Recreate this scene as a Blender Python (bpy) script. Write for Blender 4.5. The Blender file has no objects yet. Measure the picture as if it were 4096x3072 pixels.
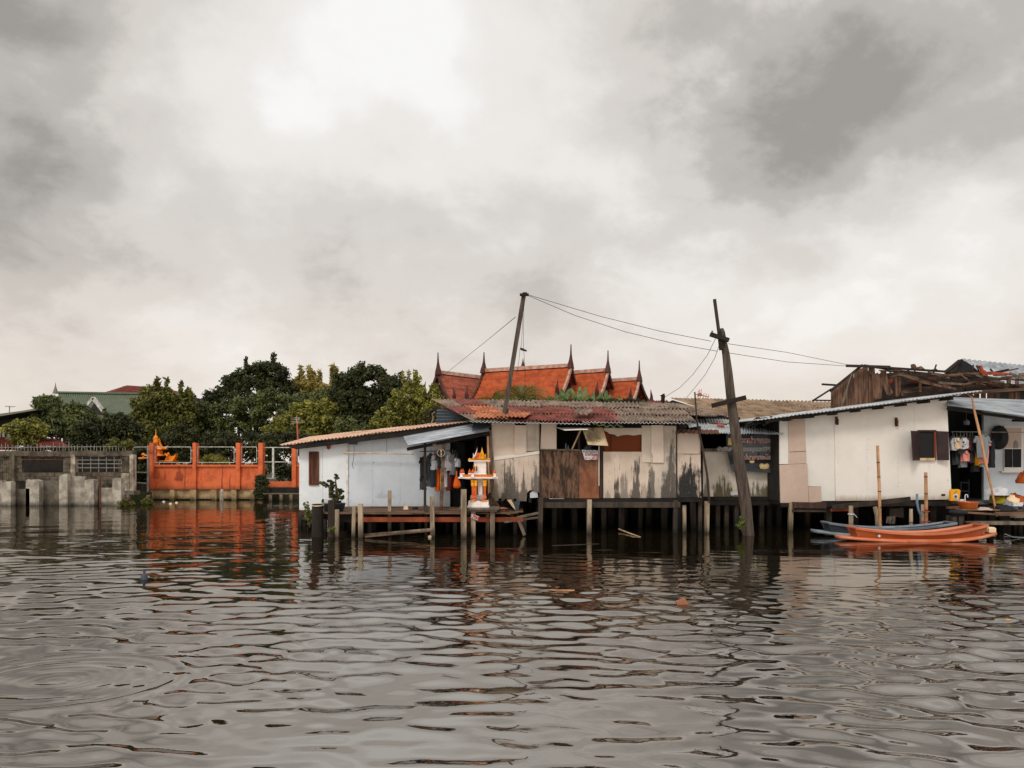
import bpy, math, random
import numpy as np
from mathutils import Vector, noise as mnoise
random.seed(11); RNG = np.random.default_rng(11)
R = math.radians
SC = bpy.context.scene
COL = SC.collection
# ---------------------------------------------------------------- camera
CX, HY, F, CH = 2048.0, 1850.0, 3000.0, 1.9      # photo centre x, horizon row, focal length in px, eye height in m
cam = bpy.data.cameras.new('camera'); cam_o = bpy.data.objects.new('camera', cam); COL.objects.link(cam_o)
cam_o.location = (0, 0, CH); cam_o.rotation_euler = (R(90), 0, 0)
cam.sensor_width = 36; cam.lens = F/4096*36; cam.shift_y = (HY-1536)/4096
cam.clip_start = 0.05; cam.clip_end = 3000
SC.camera = cam_o

def P(px, py, Y):
    """point of the place that the photo shows at pixel (px, py) when it stands Y metres away"""
    return Vector(((px-CX)/F*Y, Y, CH+(HY-py)/F*Y))
def zof(py, Y): return CH+(HY-py)/F*Y
def xof(px, Y): return (px-CX)/F*Y

# ---------------------------------------------------------------- world
def dirof(px, py): return P(px, py, 1.0)-Vector((0, 0, CH))
SUN_EL, SUN_AZ = R(42), R(205)          # azimuth clockwise from +Y
world = bpy.data.worlds.new('World'); SC.world = world; world.use_nodes = True
nt = world.node_tree; nt.nodes.clear()
def wn(t, **k):
    n = nt.nodes.new(t)
    for a, b in k.items(): setattr(n, a, b)
    return n
def wl(a, b): nt.links.new(a, b)
def wmath(op, a, b=None, c=None, clamp=False):
    n = wn('ShaderNodeMath', operation=op); n.use_clamp = clamp
    for i, v in enumerate((a, b, c)):
        if v is None: continue
        if isinstance(v, (int, float)): n.inputs[i].default_value = v
        else: wl(v, n.inputs[i])
    return n.outputs[0]
tc = wn('ShaderNodeTexCoord'); sep = wn('ShaderNodeSeparateXYZ'); wl(tc.outputs['Generated'], sep.inputs[0])
zz = wmath('MAXIMUM', sep.outputs[2], 0.0)
den = wmath('ADD', zz, 0.52)
comb = wn('ShaderNodeCombineXYZ')
wl(wmath('DIVIDE', sep.outputs[0], den), comb.inputs[0]); wl(wmath('DIVIDE', sep.outputs[1], den), comb.inputs[1])
mp = wn('ShaderNodeMapping'); mp.inputs['Location'].default_value = (3.1, 1.3, 0.0); mp.inputs['Rotation'].default_value = (0, 0, R(-20)); wl(comb.outputs[0], mp.inputs[0])
n1 = wn('ShaderNodeTexNoise'); n1.inputs['Scale'].default_value = 2.3; n1.inputs['Detail'].default_value = 8; n1.inputs['Roughness'].default_value = 0.50; n1.inputs['Distortion'].default_value = 0.1
wl(mp.outputs[0], n1.inputs['Vector'])
n2 = wn('ShaderNodeTexNoise'); n2.inputs['Scale'].default_value = 6.5; n2.inputs['Detail'].default_value = 8; n2.inputs['Roughness'].default_value = 0.6; n2.inputs['Distortion'].default_value = 0.15
wl(mp.outputs[0], n2.inputs['Vector'])
v = wmath('ADD', wmath('MULTIPLY', wmath('SUBTRACT', n1.outputs[0], 0.5), 1.25), wmath('MULTIPLY', wmath('SUBTRACT', n2.outputs[0], 0.5), 0.72))
v = wmath('ADD', v, 0.60)
# large cloud masses: (px, py, angular radius in degrees, amount)
warp = wmath('MULTIPLY', wmath('SUBTRACT', n2.outputs[0], 0.5), 0.9)
BLOBS = SKY_BLOBS = [(1550, 150, 15, .26), (1150, 480, 12, .17), (620, 760, 9, .14), (2700, 1150, 9, .08),
     (250, 130, 14, -.27), (60, 420, 9, -.08), (3400, 330, 15, -.22), (2850, 100, 8, -.15), (3150, 660, 6, -.10), (3950, 300, 8, -.04), (1350, 1080, 9, -.22), (1750, 960, 7, -.12), (250, 1100, 8, -.12), (2300, 1000, 6, -.05),
     (3850, 850, 9, .16), (3300, 1200, 8, .10), (2500, 620, 6, .04), (900, 1500, 9, .04)]
for px, py, rad, amt in BLOBS:
    d = dirof(px, py).normalized()
    dp = wn('ShaderNodeVectorMath', operation='DISTANCE'); wl(tc.outputs['Generated'], dp.inputs[0]); dp.inputs[1].default_value = d
    q = wmath('DIVIDE', dp.outputs['Value'], R(rad)); q = wmath('ADD', q, warp)
    q = wmath('SUBTRACT', 1.0, wmath('MULTIPLY', q, 0.62), clamp=True)
    q = wmath('MULTIPLY', q, q)
    v = wmath('ADD', v, wmath('MULTIPLY', q, amt*1.9))
ramp = wn('ShaderNodeValToRGB'); wl(v, ramp.inputs[0])
cr = ramp.color_ramp; cr.interpolation = 'EASE'
stops = [(0.02, (.355, .332, .306)), (0.32, (.525, .493, .455)), (0.54, (.710, .670, .625)), (0.80, (.880, .850, .810)), (0.95, (.985, .975, .955))]
while len(cr.elements) < len(stops): cr.elements.new(0.5)
for e, (p_, c_) in zip(cr.elements, stops): e.position = min(p_, 1.0); e.color = (*c_, 1)
# warm pale band low over the horizon
hz = wmath('SUBTRACT', 1.0, wmath('DIVIDE', zz, 0.30), clamp=True); hz = wmath('MULTIPLY', wmath('POWER', hz, 1.15), 0.9)
mix = wn('ShaderNodeMix', data_type='RGBA'); wl(hz, mix.inputs[0]); wl(ramp.outputs[0], mix.inputs[6]); mix.inputs[7].default_value = (.890, .785, .690, 1)
# unseen half of the sky, behind the viewer, brightened to lift the facades
back = wmath('MULTIPLY', wmath('SUBTRACT', 0.15, sep.outputs[1]), 1.6, clamp=True)
bright = wmath('ADD', 1.0, wmath('MULTIPLY', back, 0.45))
clouds = wn('ShaderNodeBackground'); wl(mix.outputs[2], clouds.inputs[0]); wl(bright, clouds.inputs[1])
sky = wn('ShaderNodeTexSky', sky_type='NISHITA'); sky.sun_disc = False; sky.sun_elevation = SUN_EL; sky.sun_rotation = SUN_AZ
skb = wn('ShaderNodeBackground'); wl(sky.outputs[0], skb.inputs[0]); skb.inputs[1].default_value = 0.1
ms = wn('ShaderNodeMixShader'); ms.inputs[0].default_value = 0.95; wl(skb.outputs[0], ms.inputs[1]); wl(clouds.outputs[0], ms.inputs[2])
wo = wn('ShaderNodeOutputWorld'); wl(ms.outputs[0], wo.inputs[0])

sl = bpy.data.lights.new('sun', 'SUN'); sl.energy = 1.3; sl.angle = R(14); sl.color = (1.0, .955, .90)
so = bpy.data.objects.new('sun', sl); COL.objects.link(so)
sd = Vector((math.sin(SUN_AZ)*math.cos(SUN_EL), math.cos(SUN_AZ)*math.cos(SUN_EL), math.sin(SUN_EL)))
so.rotation_euler = sd.to_track_quat('Z', 'Y').to_euler(); so.location = (0, -5, 30)
vs = SC.view_settings; vs.view_transform = 'Standard'; vs.look = 'None'; vs.exposure = 0.0; vs.gamma = 1.0
SC.cycles.max_bounces = 6; SC.cycles.glossy_bounces = 3; SC.cycles.diffuse_bounces = 3; SC.cycles.transparent_max_bounces = 4
SC.cycles.use_denoising = True

# ---------------------------------------------------------------- materials
def lin(c):
    return tuple(((x/255)/12.92 if x/255 <= .04045 else (((x/255)+.055)/1.055)**2.4) for x in c)
MATS = {}
def M(name, col, col2=None, scale=3, rough=.85, metal=0, stretch=(1, 1, 1), fine=.25, bump=.15, stains=None, scol=(40, 38, 34), thr=.5, soft=.15, fscale=None, spec=.3, grime=None, tint=False, transl=0):
    """procedural material; colours are 0-255 sRGB surface colours; coordinates are metres in the place.
    stains: (px0, px1, py_top, py_bottom, Y, amount) patches of mould or rust on the thing; grime: (z0, z1, colour) tide mark"""
    m = bpy.data.materials.new(name); m.use_nodes = True; t = m.node_tree; nd = t.nodes; ln = t.links.new
    b = nd['Principled BSDF']; b.inputs['Roughness'].default_value = rough; b.inputs['Metallic'].default_value = metal
    b.inputs['Specular IOR Level'].default_value = spec
    def mth(op, a, bb=None, clamp=False):
        n = nd.new('ShaderNodeMath'); n.operation = op; n.use_clamp = clamp
        for i, v_ in enumerate((a, bb)):
            if v_ is None: continue
            if isinstance(v_, (int, float)): n.inputs[i].default_value = v_
            else: ln(v_, n.inputs[i])
        return n.outputs[0]
    geo = nd.new('ShaderNodeNewGeometry'); mpn = nd.new('ShaderNodeMapping'); mpn.inputs['Scale'].default_value = stretch
    ln(geo.outputs['Position'], mpn.inputs[0])
    def noi(sc, det=5, ro=.6, src=None):
        n = nd.new('ShaderNodeTexNoise'); n.inputs['Scale'].default_value = sc; n.inputs['Detail'].default_value = det; n.inputs['Roughness'].default_value = ro
        ln(src or mpn.outputs[0], n.inputs['Vector']); return n.outputs[0]
    def mixc(f, a, c2):
        n = nd.new('ShaderNodeMix'); n.data_type = 'RGBA'
        if isinstance(f, (int, float)): n.inputs[0].default_value = f
        else: ln(f, n.inputs[0])
        for i, v_ in ((6, a), (7, c2)):
            if isinstance(v_, tuple): n.inputs[i].default_value = (*v_, 1)
            else: ln(v_, n.inputs[i])
        return n.outputs[2]
    c = lin(col)
    na = noi(scale)
    if col2:
        mr = nd.new('ShaderNodeMapRange'); mr.interpolation_type = 'SMOOTHSTEP'; ln(na, mr.inputs[0]); mr.inputs[1].default_value = thr-soft; mr.inputs[2].default_value = thr+soft
        c = mixc(mr.outputs[0], c, lin(col2))
    nf = noi(fscale or scale*7, 4, .7)
    if tint:
        at = nd.new('ShaderNodeAttribute'); at.attribute_name = 'tint'
        c = mixc(at.outputs['Fac'], c, lin(tint))
    if fine:
        hv = nd.new('ShaderNodeHueSaturation'); ln(mth('ADD', mth('MULTIPLY', mth('SUBTRACT', nf, .5), fine*2.2), 1.0), hv.inputs['Value'])
        if isinstance(c, tuple): hv.inputs['Color'].default_value = (*c, 1)
        else: ln(c, hv.inputs['Color'])
        c = hv.outputs[0]
    if stains or grime:
        sp = nd.new('ShaderNodeSeparateXYZ'); ln(geo.outputs['Position'], sp.inputs[0])
        mps = nd.new('ShaderNodeMapping'); mps.inputs['Scale'].default_value = (1.6, 1.6, .16); ln(geo.outputs['Position'], mps.inputs[0])
        streak = noi(9, 6, .7, mps.outputs[0]); blot = noi(3.2, 4, .6, geo.outputs['Position']); speck = noi(38, 4, .75, geo.outputs['Position'])
    if stains:
        tot = None
        for (a0, a1, t0, b0, Y, amt) in stains:
            x0, x1 = xof(a0, Y), xof(a1, Y); zt, zb = zof(t0, Y), zof(b0, Y)
            xd = mth('DIVIDE', mth('ABSOLUTE', mth('SUBTRACT', sp.outputs[0], (x0+x1)/2)), (x1-x0)/2)
            zd = mth('DIVIDE', mth('SUBTRACT', sp.outputs[2], zb), zt-zb)           # 0 at the bottom, 1 at the top
            zc = mth('MAXIMUM', zd, 0.0)
            xd = mth('ADD', xd, mth('MULTIPLY', zc, .12))
            q = mth('SUBTRACT', 1.45, mth('ADD', mth('MULTIPLY', mth('POWER', xd, 1.6), .75), mth('MULTIPLY', mth('POWER', zc, 1.4), 1.05)))
            below = mth('MULTIPLY', mth('ADD', mth('MULTIPLY', zd, 8.0), 1.5), 1.0, clamp=True)
            q = mth('MULTIPLY', q, below)
            q = mth('ADD', q, mth('ADD', mth('MULTIPLY', mth('SUBTRACT', streak, .5), 3.6), mth('MULTIPLY', mth('SUBTRACT', blot, .5), 1.6)))
            q = mth('MULTIPLY', mth('MULTIPLY', mth('SUBTRACT', q, .30), 1.9, clamp=True), amt)
            tot = q if tot is None else mth('MAXIMUM', tot, q)
        tot = mth('MULTIPLY', tot, mth('ADD', .5, mth('MULTIPLY', speck, 1.1)), clamp=True)
        c = mixc(tot, c, lin(scol))
    if grime:
        z0, z1, gc = grime
        g = mth('DIVIDE', mth('SUBTRACT', z1, sp.outputs[2]), z1-z0)
        g = mth('ADD', g, mth('MULTIPLY', mth('SUBTRACT', streak, .5), 1.3), clamp=True)
        c = mixc(g, c, lin(gc))
    if isinstance(c, tuple): b.inputs['Base Color'].default_value = (*c, 1)
    else: ln(c, b.inputs['Base Color'])
    if bump:
        bp = nd.new('ShaderNodeBump'); bp.inputs['Strength'].default_value = bump; bp.inputs['Distance'].default_value = .02
        ln(nf, bp.inputs['Height']); ln(bp.outputs[0], b.inputs['Normal'])
    if transl:
        tr = nd.new('ShaderNodeBsdfTranslucent'); mx = nd.new('ShaderNodeMixShader'); mx.inputs[0].default_value = transl
        if isinstance(c, tuple): tr.inputs[0].default_value = (*c, 1)
        else: ln(c, tr.inputs[0])
        ln(b.outputs[0], mx.inputs[1]); ln(tr.outputs[0], mx.inputs[2]); ln(mx.outputs[0], nd['Material Output'].inputs[0])
    MATS[name] = m
    return m

# ---------------------------------------------------------------- mesh builder
def root_loc(o):
    while o.parent: o = o.parent
    return Vector(o.location)
class MB:
    def __init__(s): s.v = []; s.f = []; s.mi = []; s.k = 0
    def add(s, vs_, fs, mi=None):
        n = len(s.v); s.v += [tuple(x) for x in vs_]; s.f += [tuple(i+n for i in f) for f in fs]
        s.mi += [s.k if mi is None else mi]*len(fs); return s
    def box(s, a, b):
        x0, x1 = sorted((a[0], b[0])); y0, y1 = sorted((a[1], b[1])); z0, z1 = sorted((a[2], b[2]))
        return s.add([(x0, y0, z0), (x1, y0, z0), (x1, y1, z0), (x0, y1, z0), (x0, y0, z1), (x1, y0, z1), (x1, y1, z1), (x0, y1, z1)],
                     [(3, 2, 1, 0), (4, 5, 6, 7), (0, 1, 5, 4), (1, 2, 6, 5), (2, 3, 7, 6), (3, 0, 4, 7)])
    def px(s, x0, x1, y0, y1, Y, t=.04):           # upright box seen at a pixel rectangle, front face Y metres away
        return s.box((xof(x0, Y), Y, zof(y1, Y)), (xof(x1, Y), Y+t, zof(y0, Y)))
    def prism(s, pts, d):
        d = Vector(d); n = len(pts); a = [Vector(p) for p in pts]
        return s.add([*a, *[p+d for p in a]], [tuple(range(n)), tuple(range(2*n-1, n-1, -1))]+[(i, i+n, (i+1) % n+n, (i+1) % n) for i in range(n)])
    def poly(s, pts, Y, t=.03):                     # upright board with a pixel outline
        return s.prism([P(p[0], p[1], p[2] if len(p) > 2 else Y) for p in pts], (0, t, 0))
    def bar(s, a, b, w, h=None, up=(0, 0, 1)):
        a, b = Vector(a), Vector(b); h = h or w; d = (b-a).normalized(); u = Vector(up)
        if abs(d.dot(u)) > .95: u = Vector((0, 1, 0))
        r = d.cross(u).normalized(); u = r.cross(d).normalized(); r *= w/2; u *= h/2
        return s.add([a-r-u, a+r-u, a+r+u, a-r+u, b-r-u, b+r-u, b+r+u, b-r+u], [(0, 3, 2, 1), (4, 5, 6, 7), (0, 1, 5, 4), (1, 2, 6, 5), (2, 3, 7, 6), (3, 0, 4, 7)])
    def tube(s, pts, r, seg=8, cap=True, jit=0):
        pts = [Vector(p) for p in pts]; n = len(pts); rs = r if isinstance(r, (list, tuple)) else [r]*n
        vv = []; ff = []; prev = None
        for i, p in enumerate(pts):
            d = (pts[min(i+1, n-1)]-pts[max(i-1, 0)]).normalized()
            if prev is None:
                u = d.cross(Vector((0, 0, 1)) if abs(d.z) < .9 else Vector((1, 0, 0))).normalized()
            else: u = (prev-d*prev.dot(d)).normalized()
            prev = u; w = d.cross(u)
            for j in range(seg):
                a = 2*math.pi*j/seg; rr = rs[i]*(1+random.uniform(-jit, jit)); vv.append(p+(u*math.cos(a)+w*math.sin(a))*rr)
        for i in range(n-1):
            for j in range(seg): ff.append((i*seg+j, i*seg+(j+1) % seg, (i+1)*seg+(j+1) % seg, (i+1)*seg+j))
        if cap: ff += [tuple(range(seg-1, -1, -1)), tuple(range((n-1)*seg, n*seg))]
        return s.add(vv, ff)
    def lathe(s, c, prof, seg=16, sy=1.0):
        c = Vector(c); vv = []; ff = []; n = len(prof)
        for (r, z) in prof:
            for j in range(seg):
                a = 2*math.pi*j/seg; vv.append(c+Vector((r*math.cos(a), r*sy*math.sin(a), z)))
        for i in range(n-1):
            for j in range(seg): ff.append((i*seg+j, i*seg+(j+1) % seg, (i+1)*seg+(j+1) % seg, (i+1)*seg+j))
        ff += [tuple(range(seg-1, -1, -1)), tuple(range((n-1)*seg, n*seg))]
        return s.add(vv, ff)
    def sqlathe(s, c, prof, sy=1.0, rot=0):         # square-plan stack of mouldings
        vv = []; ff = []; n = len(prof); c = Vector(c)
        for (r, z) in prof:
            for (a, b) in ((-1, -1), (1, -1), (1, 1), (-1, 1)):
                x, y = a*r, b*r*sy; vv.append(c+Vector((x*math.cos(rot)-y*math.sin(rot), x*math.sin(rot)+y*math.cos(rot), z)))
        for i in range(n-1):
            for j in range(4): ff.append((i*4+j, i*4+(j+1) % 4, (i+1)*4+(j+1) % 4, (i+1)*4+j))
        ff += [(3, 2, 1, 0), tuple(range((n-1)*4, n*4))]
        return s.add(vv, ff)
    def corr(s, A, B, C, D, n, amp=.018, nv=2, seg=6, sag=0, jag=0, t=.012, mi=None):
        """corrugated sheet: A-B near edge, C-D far edge; n ridges running from the near to the far edge"""
        A, B, C, D = map(Vector, (A, B, C, D)); N = (B-A).cross(C-A).normalized()
        if N.z < 0: N = -N
        nu = n*seg; vv = []
        ja = [random.uniform(-jag, jag) for _ in range(nu+1)]
        for side in (0, 1):
            for i in range(nu+1):
                u = i/nu; w = amp*math.sin(u*n*2*math.pi)
                for j in range(nv+1):
                    q = j/nv; qq = q+(ja[i//seg*seg] if j == 0 else 0)
                    p = (A*(1-u)+B*u)*(1-qq)+(C*(1-u)+D*u)*qq
                    vv.append(p+N*(w-side*t)-Vector((0, 0, 1))*sag*math.sin(math.pi*q)*math.sin(math.pi*u))
        k = (nu+1)*(nv+1); ff = []
        for i in range(nu):
            for j in range(nv):
                a = i*(nv+1)+j; ff.append((a, a+nv+1, a+nv+2, a+1)); ff.append((a+k, a+k+1, a+k+nv+2, a+k+nv+1))
        for i in range(nu): a = i*(nv+1); ff.append((a, a+k, a+k+nv+1, a+nv+1)); b = a+nv; ff.append((b, b+nv+1, b+k+nv+1, b+k))
        for j in range(nv): ff.append((j, j+1, j+1+k, j+k)); a = nu*(nv+1)+j; ff.append((a, a+k, a+k+1, a+1))
        return s.add(vv, ff, mi)
    def sheets(s, A, B, C, D, nu, nv, ridges, pick, amp=.018, jit=.03, lift=.02):
        """a roof of overlapping corrugated sheets"""
        A, B, C, D = map(Vector, (A, B, C, D)); N = (B-A).cross(C-A).normalized()
        if N.z < 0: N = -N
        def at(u, w): return (A*(1-u)+B*u)*(1-w)+(C*(1-u)+D*u)*w
        for j in range(nv):
            for i in range(nu):
                o = N*(lift*((i % 2)+j*1.3+random.uniform(0, .5))); ju = lambda: random.uniform(-jit, jit)/nu; e = .14/nv
                w0 = j/nv-(e if j else 0)+ju(); w1 = (j+1)/nv
                sk = ju()
                s.corr(at(i/nu-.01+sk, w0)+o, at((i+1)/nu+.02+sk, w0+ju()*.5)+o, at(i/nu-.01, w1)+o, at((i+1)/nu+.02, w1)+o, ridges, amp, 2, 5, mi=pick(i/nu, j/nv))
        return s
    def build(s, name, mats, parent=None, smooth=False, label=None):
        me = bpy.data.meshes.new(name); off = root_loc(parent) if parent else Vector()
        if parent is None:
            a = np.array(s.v); off = Vector(((a[:, 0].min()+a[:, 0].max())/2, (a[:, 1].min()+a[:, 1].max())/2, a[:, 2].min()))
        me.from_pydata([(x-off[0], y-off[1], z-off[2]) for x, y, z in s.v], [], s.f)
        mats = mats if isinstance(mats, (list, tuple)) else [mats]
        for m in mats: me.materials.append(MATS[m] if isinstance(m, str) else m)
        if len(mats) > 1: me.polygons.foreach_set('material_index', s.mi)
        if smooth: me.polygons.foreach_set('use_smooth', [True]*len(me.polygons))
        me.update()
        o = bpy.data.objects.new(name, me); COL.objects.link(o)
        if parent: o.parent = parent
        else: o.location = off
        if label: o['label'] = label
        return o
def tag(o, label, cat, group=None):
    o['label'] = label; o['category'] = cat; o['kind'] = 'thing'
    if group: o['group'] = group
    return o
def T(name, label, cat, loc, group=None):
    o = bpy.data.objects.new(name, None); COL.objects.link(o); o.location = loc; o.empty_display_size = .2
    return tag(o, label, cat, group)
def struct(o): o['kind'] = 'structure'; return o
def text(s_, size, mat, parent, loc, name='lettering', rot=(90, 0, 0), extr=.002, xscale=1, offset=0):
    cu = bpy.data.curves.new('t', 'FONT'); cu.body = s_; cu.size = size; cu.align_x = 'CENTER'; cu.align_y = 'CENTER'; cu.extrude = extr; cu.offset = offset
    ob = bpy.data.objects.new('t', cu); COL.objects.link(ob)
    bpy.context.view_layer.update()
    me = bpy.data.meshes.new_from_object(ob.evaluated_get(bpy.context.evaluated_depsgraph_get()))
    bpy.data.objects.remove(ob); me.name = name
    o = bpy.data.objects.new(name, me); COL.objects.link(o); o.parent = parent
    o.location = Vector(loc)-root_loc(parent); o.rotation_euler = [R(a) for a in rot]; o.scale = (xscale, 1, 1)
    me.materials.clear(); me.materials.append(MATS[mat]); return o

# ---------------------------------------------------------------- water
def make_water():
    nc, rows = 1250, []
    y = -1.5
    while y < 70:
        rows.append(y); y += .03 if y < 14 else (.03+(y-14)*.008)
    Y = np.array(rows)[:, None]; U = np.linspace(-1.1, 1.1, nc)[None, :]
    X = U*(Y+6.0); Y = np.broadcast_to(Y, X.shape).copy()
    Z = np.zeros_like(X)
    def low(s, ph): return np.sin(X*s+ph)*np.cos(Y*s*.8+ph*1.7)+.6*np.sin(X*s*1.9-Y*s*1.3+ph*2.3)
    calm = 1+.35*low(.45, 1.0)+.25*low(1.1, 4.0)
    calm = np.clip(calm, .25, 1.9)
    r = np.random.default_rng(5)
    shelter = 1-.56*np.clip((Y-8)/5, 0, 1)*np.clip((X+6)/5, 0, 1)
    lams = np.concatenate([r.uniform(.9, 2.2, 10), r.uniform(.22, .52, 40), r.uniform(.14, .26, 26)])
    w = np.concatenate([np.full(10, .24), np.full(40, .84), np.full(26, .36)])
    w = w/np.sqrt((w**2).sum()/2)
    for lam, wi in zip(lams, w):
        th = r.normal(0, .46)+.10; k = 2*math.pi/lam
        kx, ky = k*math.sin(th), k*math.cos(th)
        slope = .130*wi
        ph = r.uniform(0, 6.28)
        warp_ = .35*np.sin(X*.9/lam*.5+ph)+.35*np.sin(Y*.7/lam*.5+ph*2)
        att = np.clip(1.6-.0028*Y*Y/lam, .20, 1)*shelter
        Z += slope/k*np.sin(kx*X+ky*Y+ph+warp_)*att*(calm if lam < 1 else 1)
    # ring of a fish jump on the left
    for cx, cy, rad in ((-3.95, 6.55, 1.05),):
        d = np.sqrt((X-cx)**2+((Y-cy)*1.22)**2)
        Z = Z*(1-.75*np.exp(-(np.maximum(d-rad*.9, 0)/.25)**2)*(d < 3))
        Z += .011*np.exp(-((d-rad)/.06)**2)-.006*np.exp(-((d-rad*1.12)/.07)**2)+.0022*np.sin(d*38)*np.exp(-((d-rad*.75)/.25)**2)
        Z += .0012*np.sin(d*60+X*9)*np.exp(-(d/.8)**2)
    nr = X.shape[0]
    co = np.stack([X, Y, Z], -1).reshape(-1, 3).astype(np.float32)
    idx = np.arange(nr*nc).reshape(nr, nc)
    q = np.stack([idx[:-1, :-1], idx[:-1, 1:], idx[1:, 1:], idx[1:, :-1]], -1).reshape(-1, 4).astype(np.int32)
    me = bpy.data.meshes.new('water'); me.vertices.add(len(co)); me.vertices.foreach_set('co', co.ravel())
    me.loops.add(q.size); me.loops.foreach_set('vertex_index', q.ravel())
    me.polygons.add(len(q)); me.polygons.foreach_set('loop_start', np.arange(0, q.size, 4, dtype=np.int32))
    me.polygons.foreach_set('use_smooth', np.ones(len(q), dtype=bool)); me.update(calc_edges=True)
    m = bpy.data.materials.new('canal_water'); m.use_nodes = True; t = m.node_tree; b = t.nodes['Principled BSDF']
    b.inputs['Base Color'].default_value = (.008, .006, .003, 1); b.inputs['Roughness'].default_value = .006; b.inputs['IOR'].default_value = 4.2; b.inputs['Specular Tint'].default_value = (1, .955, .895, 1)
    geo = t.nodes.new('ShaderNodeNewGeometry'); mp_ = t.nodes.new('ShaderNodeMapping'); mp_.inputs['Scale'].default_value = (.55, 1.3, 1); t.links.new(geo.outputs['Position'], mp_.inputs[0])
    no = t.nodes.new('ShaderNodeTexNoise'); no.inputs['Scale'].default_value = 9; no.inputs['Detail'].default_value = 4; t.links.new(mp_.outputs[0], no.inputs[0])
    bp = t.nodes.new('ShaderNodeBump'); bp.inputs['Strength'].default_value = .06; bp.inputs['Distance'].default_value = .02; t.links.new(no.outputs[0], bp.inputs['Height']); t.links.new(bp.outputs[0], b.inputs['Normal'])
    me.materials.append(m)
    o = bpy.data.objects.new('water', me); COL.objects.link(o); struct(o)
make_water()
# ---------------------------------------------------------------- ground behind the canal
M('soil', (70, 66, 44), (52, 60, 30), scale=.6, fine=.4)
gm = MB()
edge = [(-90, 36.5), (-23, 36.8), (-18.2, 37.4), (-18.2, 39.4), (-8.5, 39.4), (-8, 38), (-2, 37.5), (4, 37), (12, 34), (90, 33)]
gz = .42
n = len(edge)
gm.add([(x, y, gz) for x, y in edge]+[(x, y, -1.5) for x, y in edge]+[(700, 900, 1.0), (-700, 900, 1.0)],
       [tuple(range(n))+(2*n, 2*n+1)]+[(i, i+n, i+n+1, i+1) for i in range(n-1)])
struct(gm.build('ground', 'soil'))
bed = MB(); bed.add([(-120, -6, -1.2), (120, -6, -1.2), (120, 80, -1.2), (-120, 80, -1.2)], [(0, 1, 2, 3)])
# ---------------------------------------------------------------- surface materials
M('white_paint', (226, 229, 231), (208, 212, 214), scale=.9, fine=.05, bump=.05, rough=.7, grime=(.38, .62, (150, 145, 135)))
M('blue_white_paint', (209, 215, 221), (192, 199, 206), scale=.8, fine=.05, bump=.05, rough=.7, grime=(.36, .75, (160, 160, 155)),
  stains=[(1495, 1570, 1965, 1990, 22, .25)], scol=(120, 118, 112))
M('trim_paint', (225, 222, 216), (170, 160, 148), scale=4, fine=.1)
M('dark_timber', (44, 36, 30), (66, 52, 42), scale=3, stretch=(1, 1, .3), fine=.35)
M('black_timber', (22, 19, 17), (40, 33, 28), scale=3, fine=.3)
M('grey_timber', (122, 110, 94), (82, 72, 62), scale=5, stretch=(1, 1, .25), fine=.4, bump=.4)
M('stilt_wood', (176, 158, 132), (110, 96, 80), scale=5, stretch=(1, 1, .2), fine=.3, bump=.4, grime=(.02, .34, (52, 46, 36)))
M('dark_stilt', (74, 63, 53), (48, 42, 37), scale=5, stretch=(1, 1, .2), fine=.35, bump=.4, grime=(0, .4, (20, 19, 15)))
M('brown_board', (88, 62, 48), (58, 42, 34), scale=4, stretch=(1.6, 1, .15), fine=.35, bump=.4)
M('old_plank', (122, 94, 74), (70, 54, 44), scale=4, stretch=(.25, 1, 1), fine=.4, bump=.4)
M('concrete', (178, 170, 156), (128, 120, 108), scale=2.5, fine=.22, bump=.3, grime=(-.05, .22, (44, 42, 30)))
M('dark_concrete', (112, 104, 92), (76, 70, 60), scale=2.5, fine=.28, bump=.3, grime=(-.05, .3, (36, 34, 26)))
M('old_wall', (108, 96, 80), (44, 40, 32), scale=2.2, fine=.35, bump=.5, soft=.2)
M('pale_wall', (190, 178, 160), (120, 108, 92), scale=3, fine=.25, bump=.4)
M('old_steel', (150, 148, 140), (110, 104, 94), scale=8, fine=.15, rough=.5)
M('rust', (112, 62, 38), (70, 42, 30), scale=6, fine=.3)
M('orange_paint', (212, 106, 60), (184, 86, 46), scale=2.2, fine=.2, grime=(.45, .75, (112, 52, 30)), bump=.08, rough=.65, thr=.55,
  stains=[(655, 662, 1868, 1915, 38, .6), (700, 730, 1862, 1917, 38, .7), (735, 742, 1865, 1957, 38, .6), (884, 892, 1868, 1957, 38, .8), (915, 923, 1865, 1957, 38, .6), (612, 640, 1865, 1910, 38, .4), (985, 1000, 1868, 1915, 38, .35), (800, 806, 1870, 1915, 38, .3)], scol=(120, 44, 18))
M('beige_concrete', (176, 150, 112), (128, 104, 72), scale=2, fine=.2, grime=(-.02, .22, (40, 36, 22)))
M('white_pipe', (205, 205, 196), (160, 158, 148), scale=6, fine=.1, rough=.5)
M('gold', (245, 150, 20), (215, 110, 12), scale=6, fine=.1, rough=.45, spec=.5)
M('gold_dark', (150, 70, 20), scale=6, fine=.2)
M('bamboo', (196, 150, 108), (150, 108, 74), scale=4, stretch=(1, 1, .4), fine=.15, rough=.5)
M('bamboo_pale', (206, 182, 146), (168, 140, 104), scale=4, stretch=(1, 1, .4), fine=.15, rough=.5)
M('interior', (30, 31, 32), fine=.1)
M('window_glass', (150, 165, 180), rough=.15, fine=.05, spec=.6)

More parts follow.
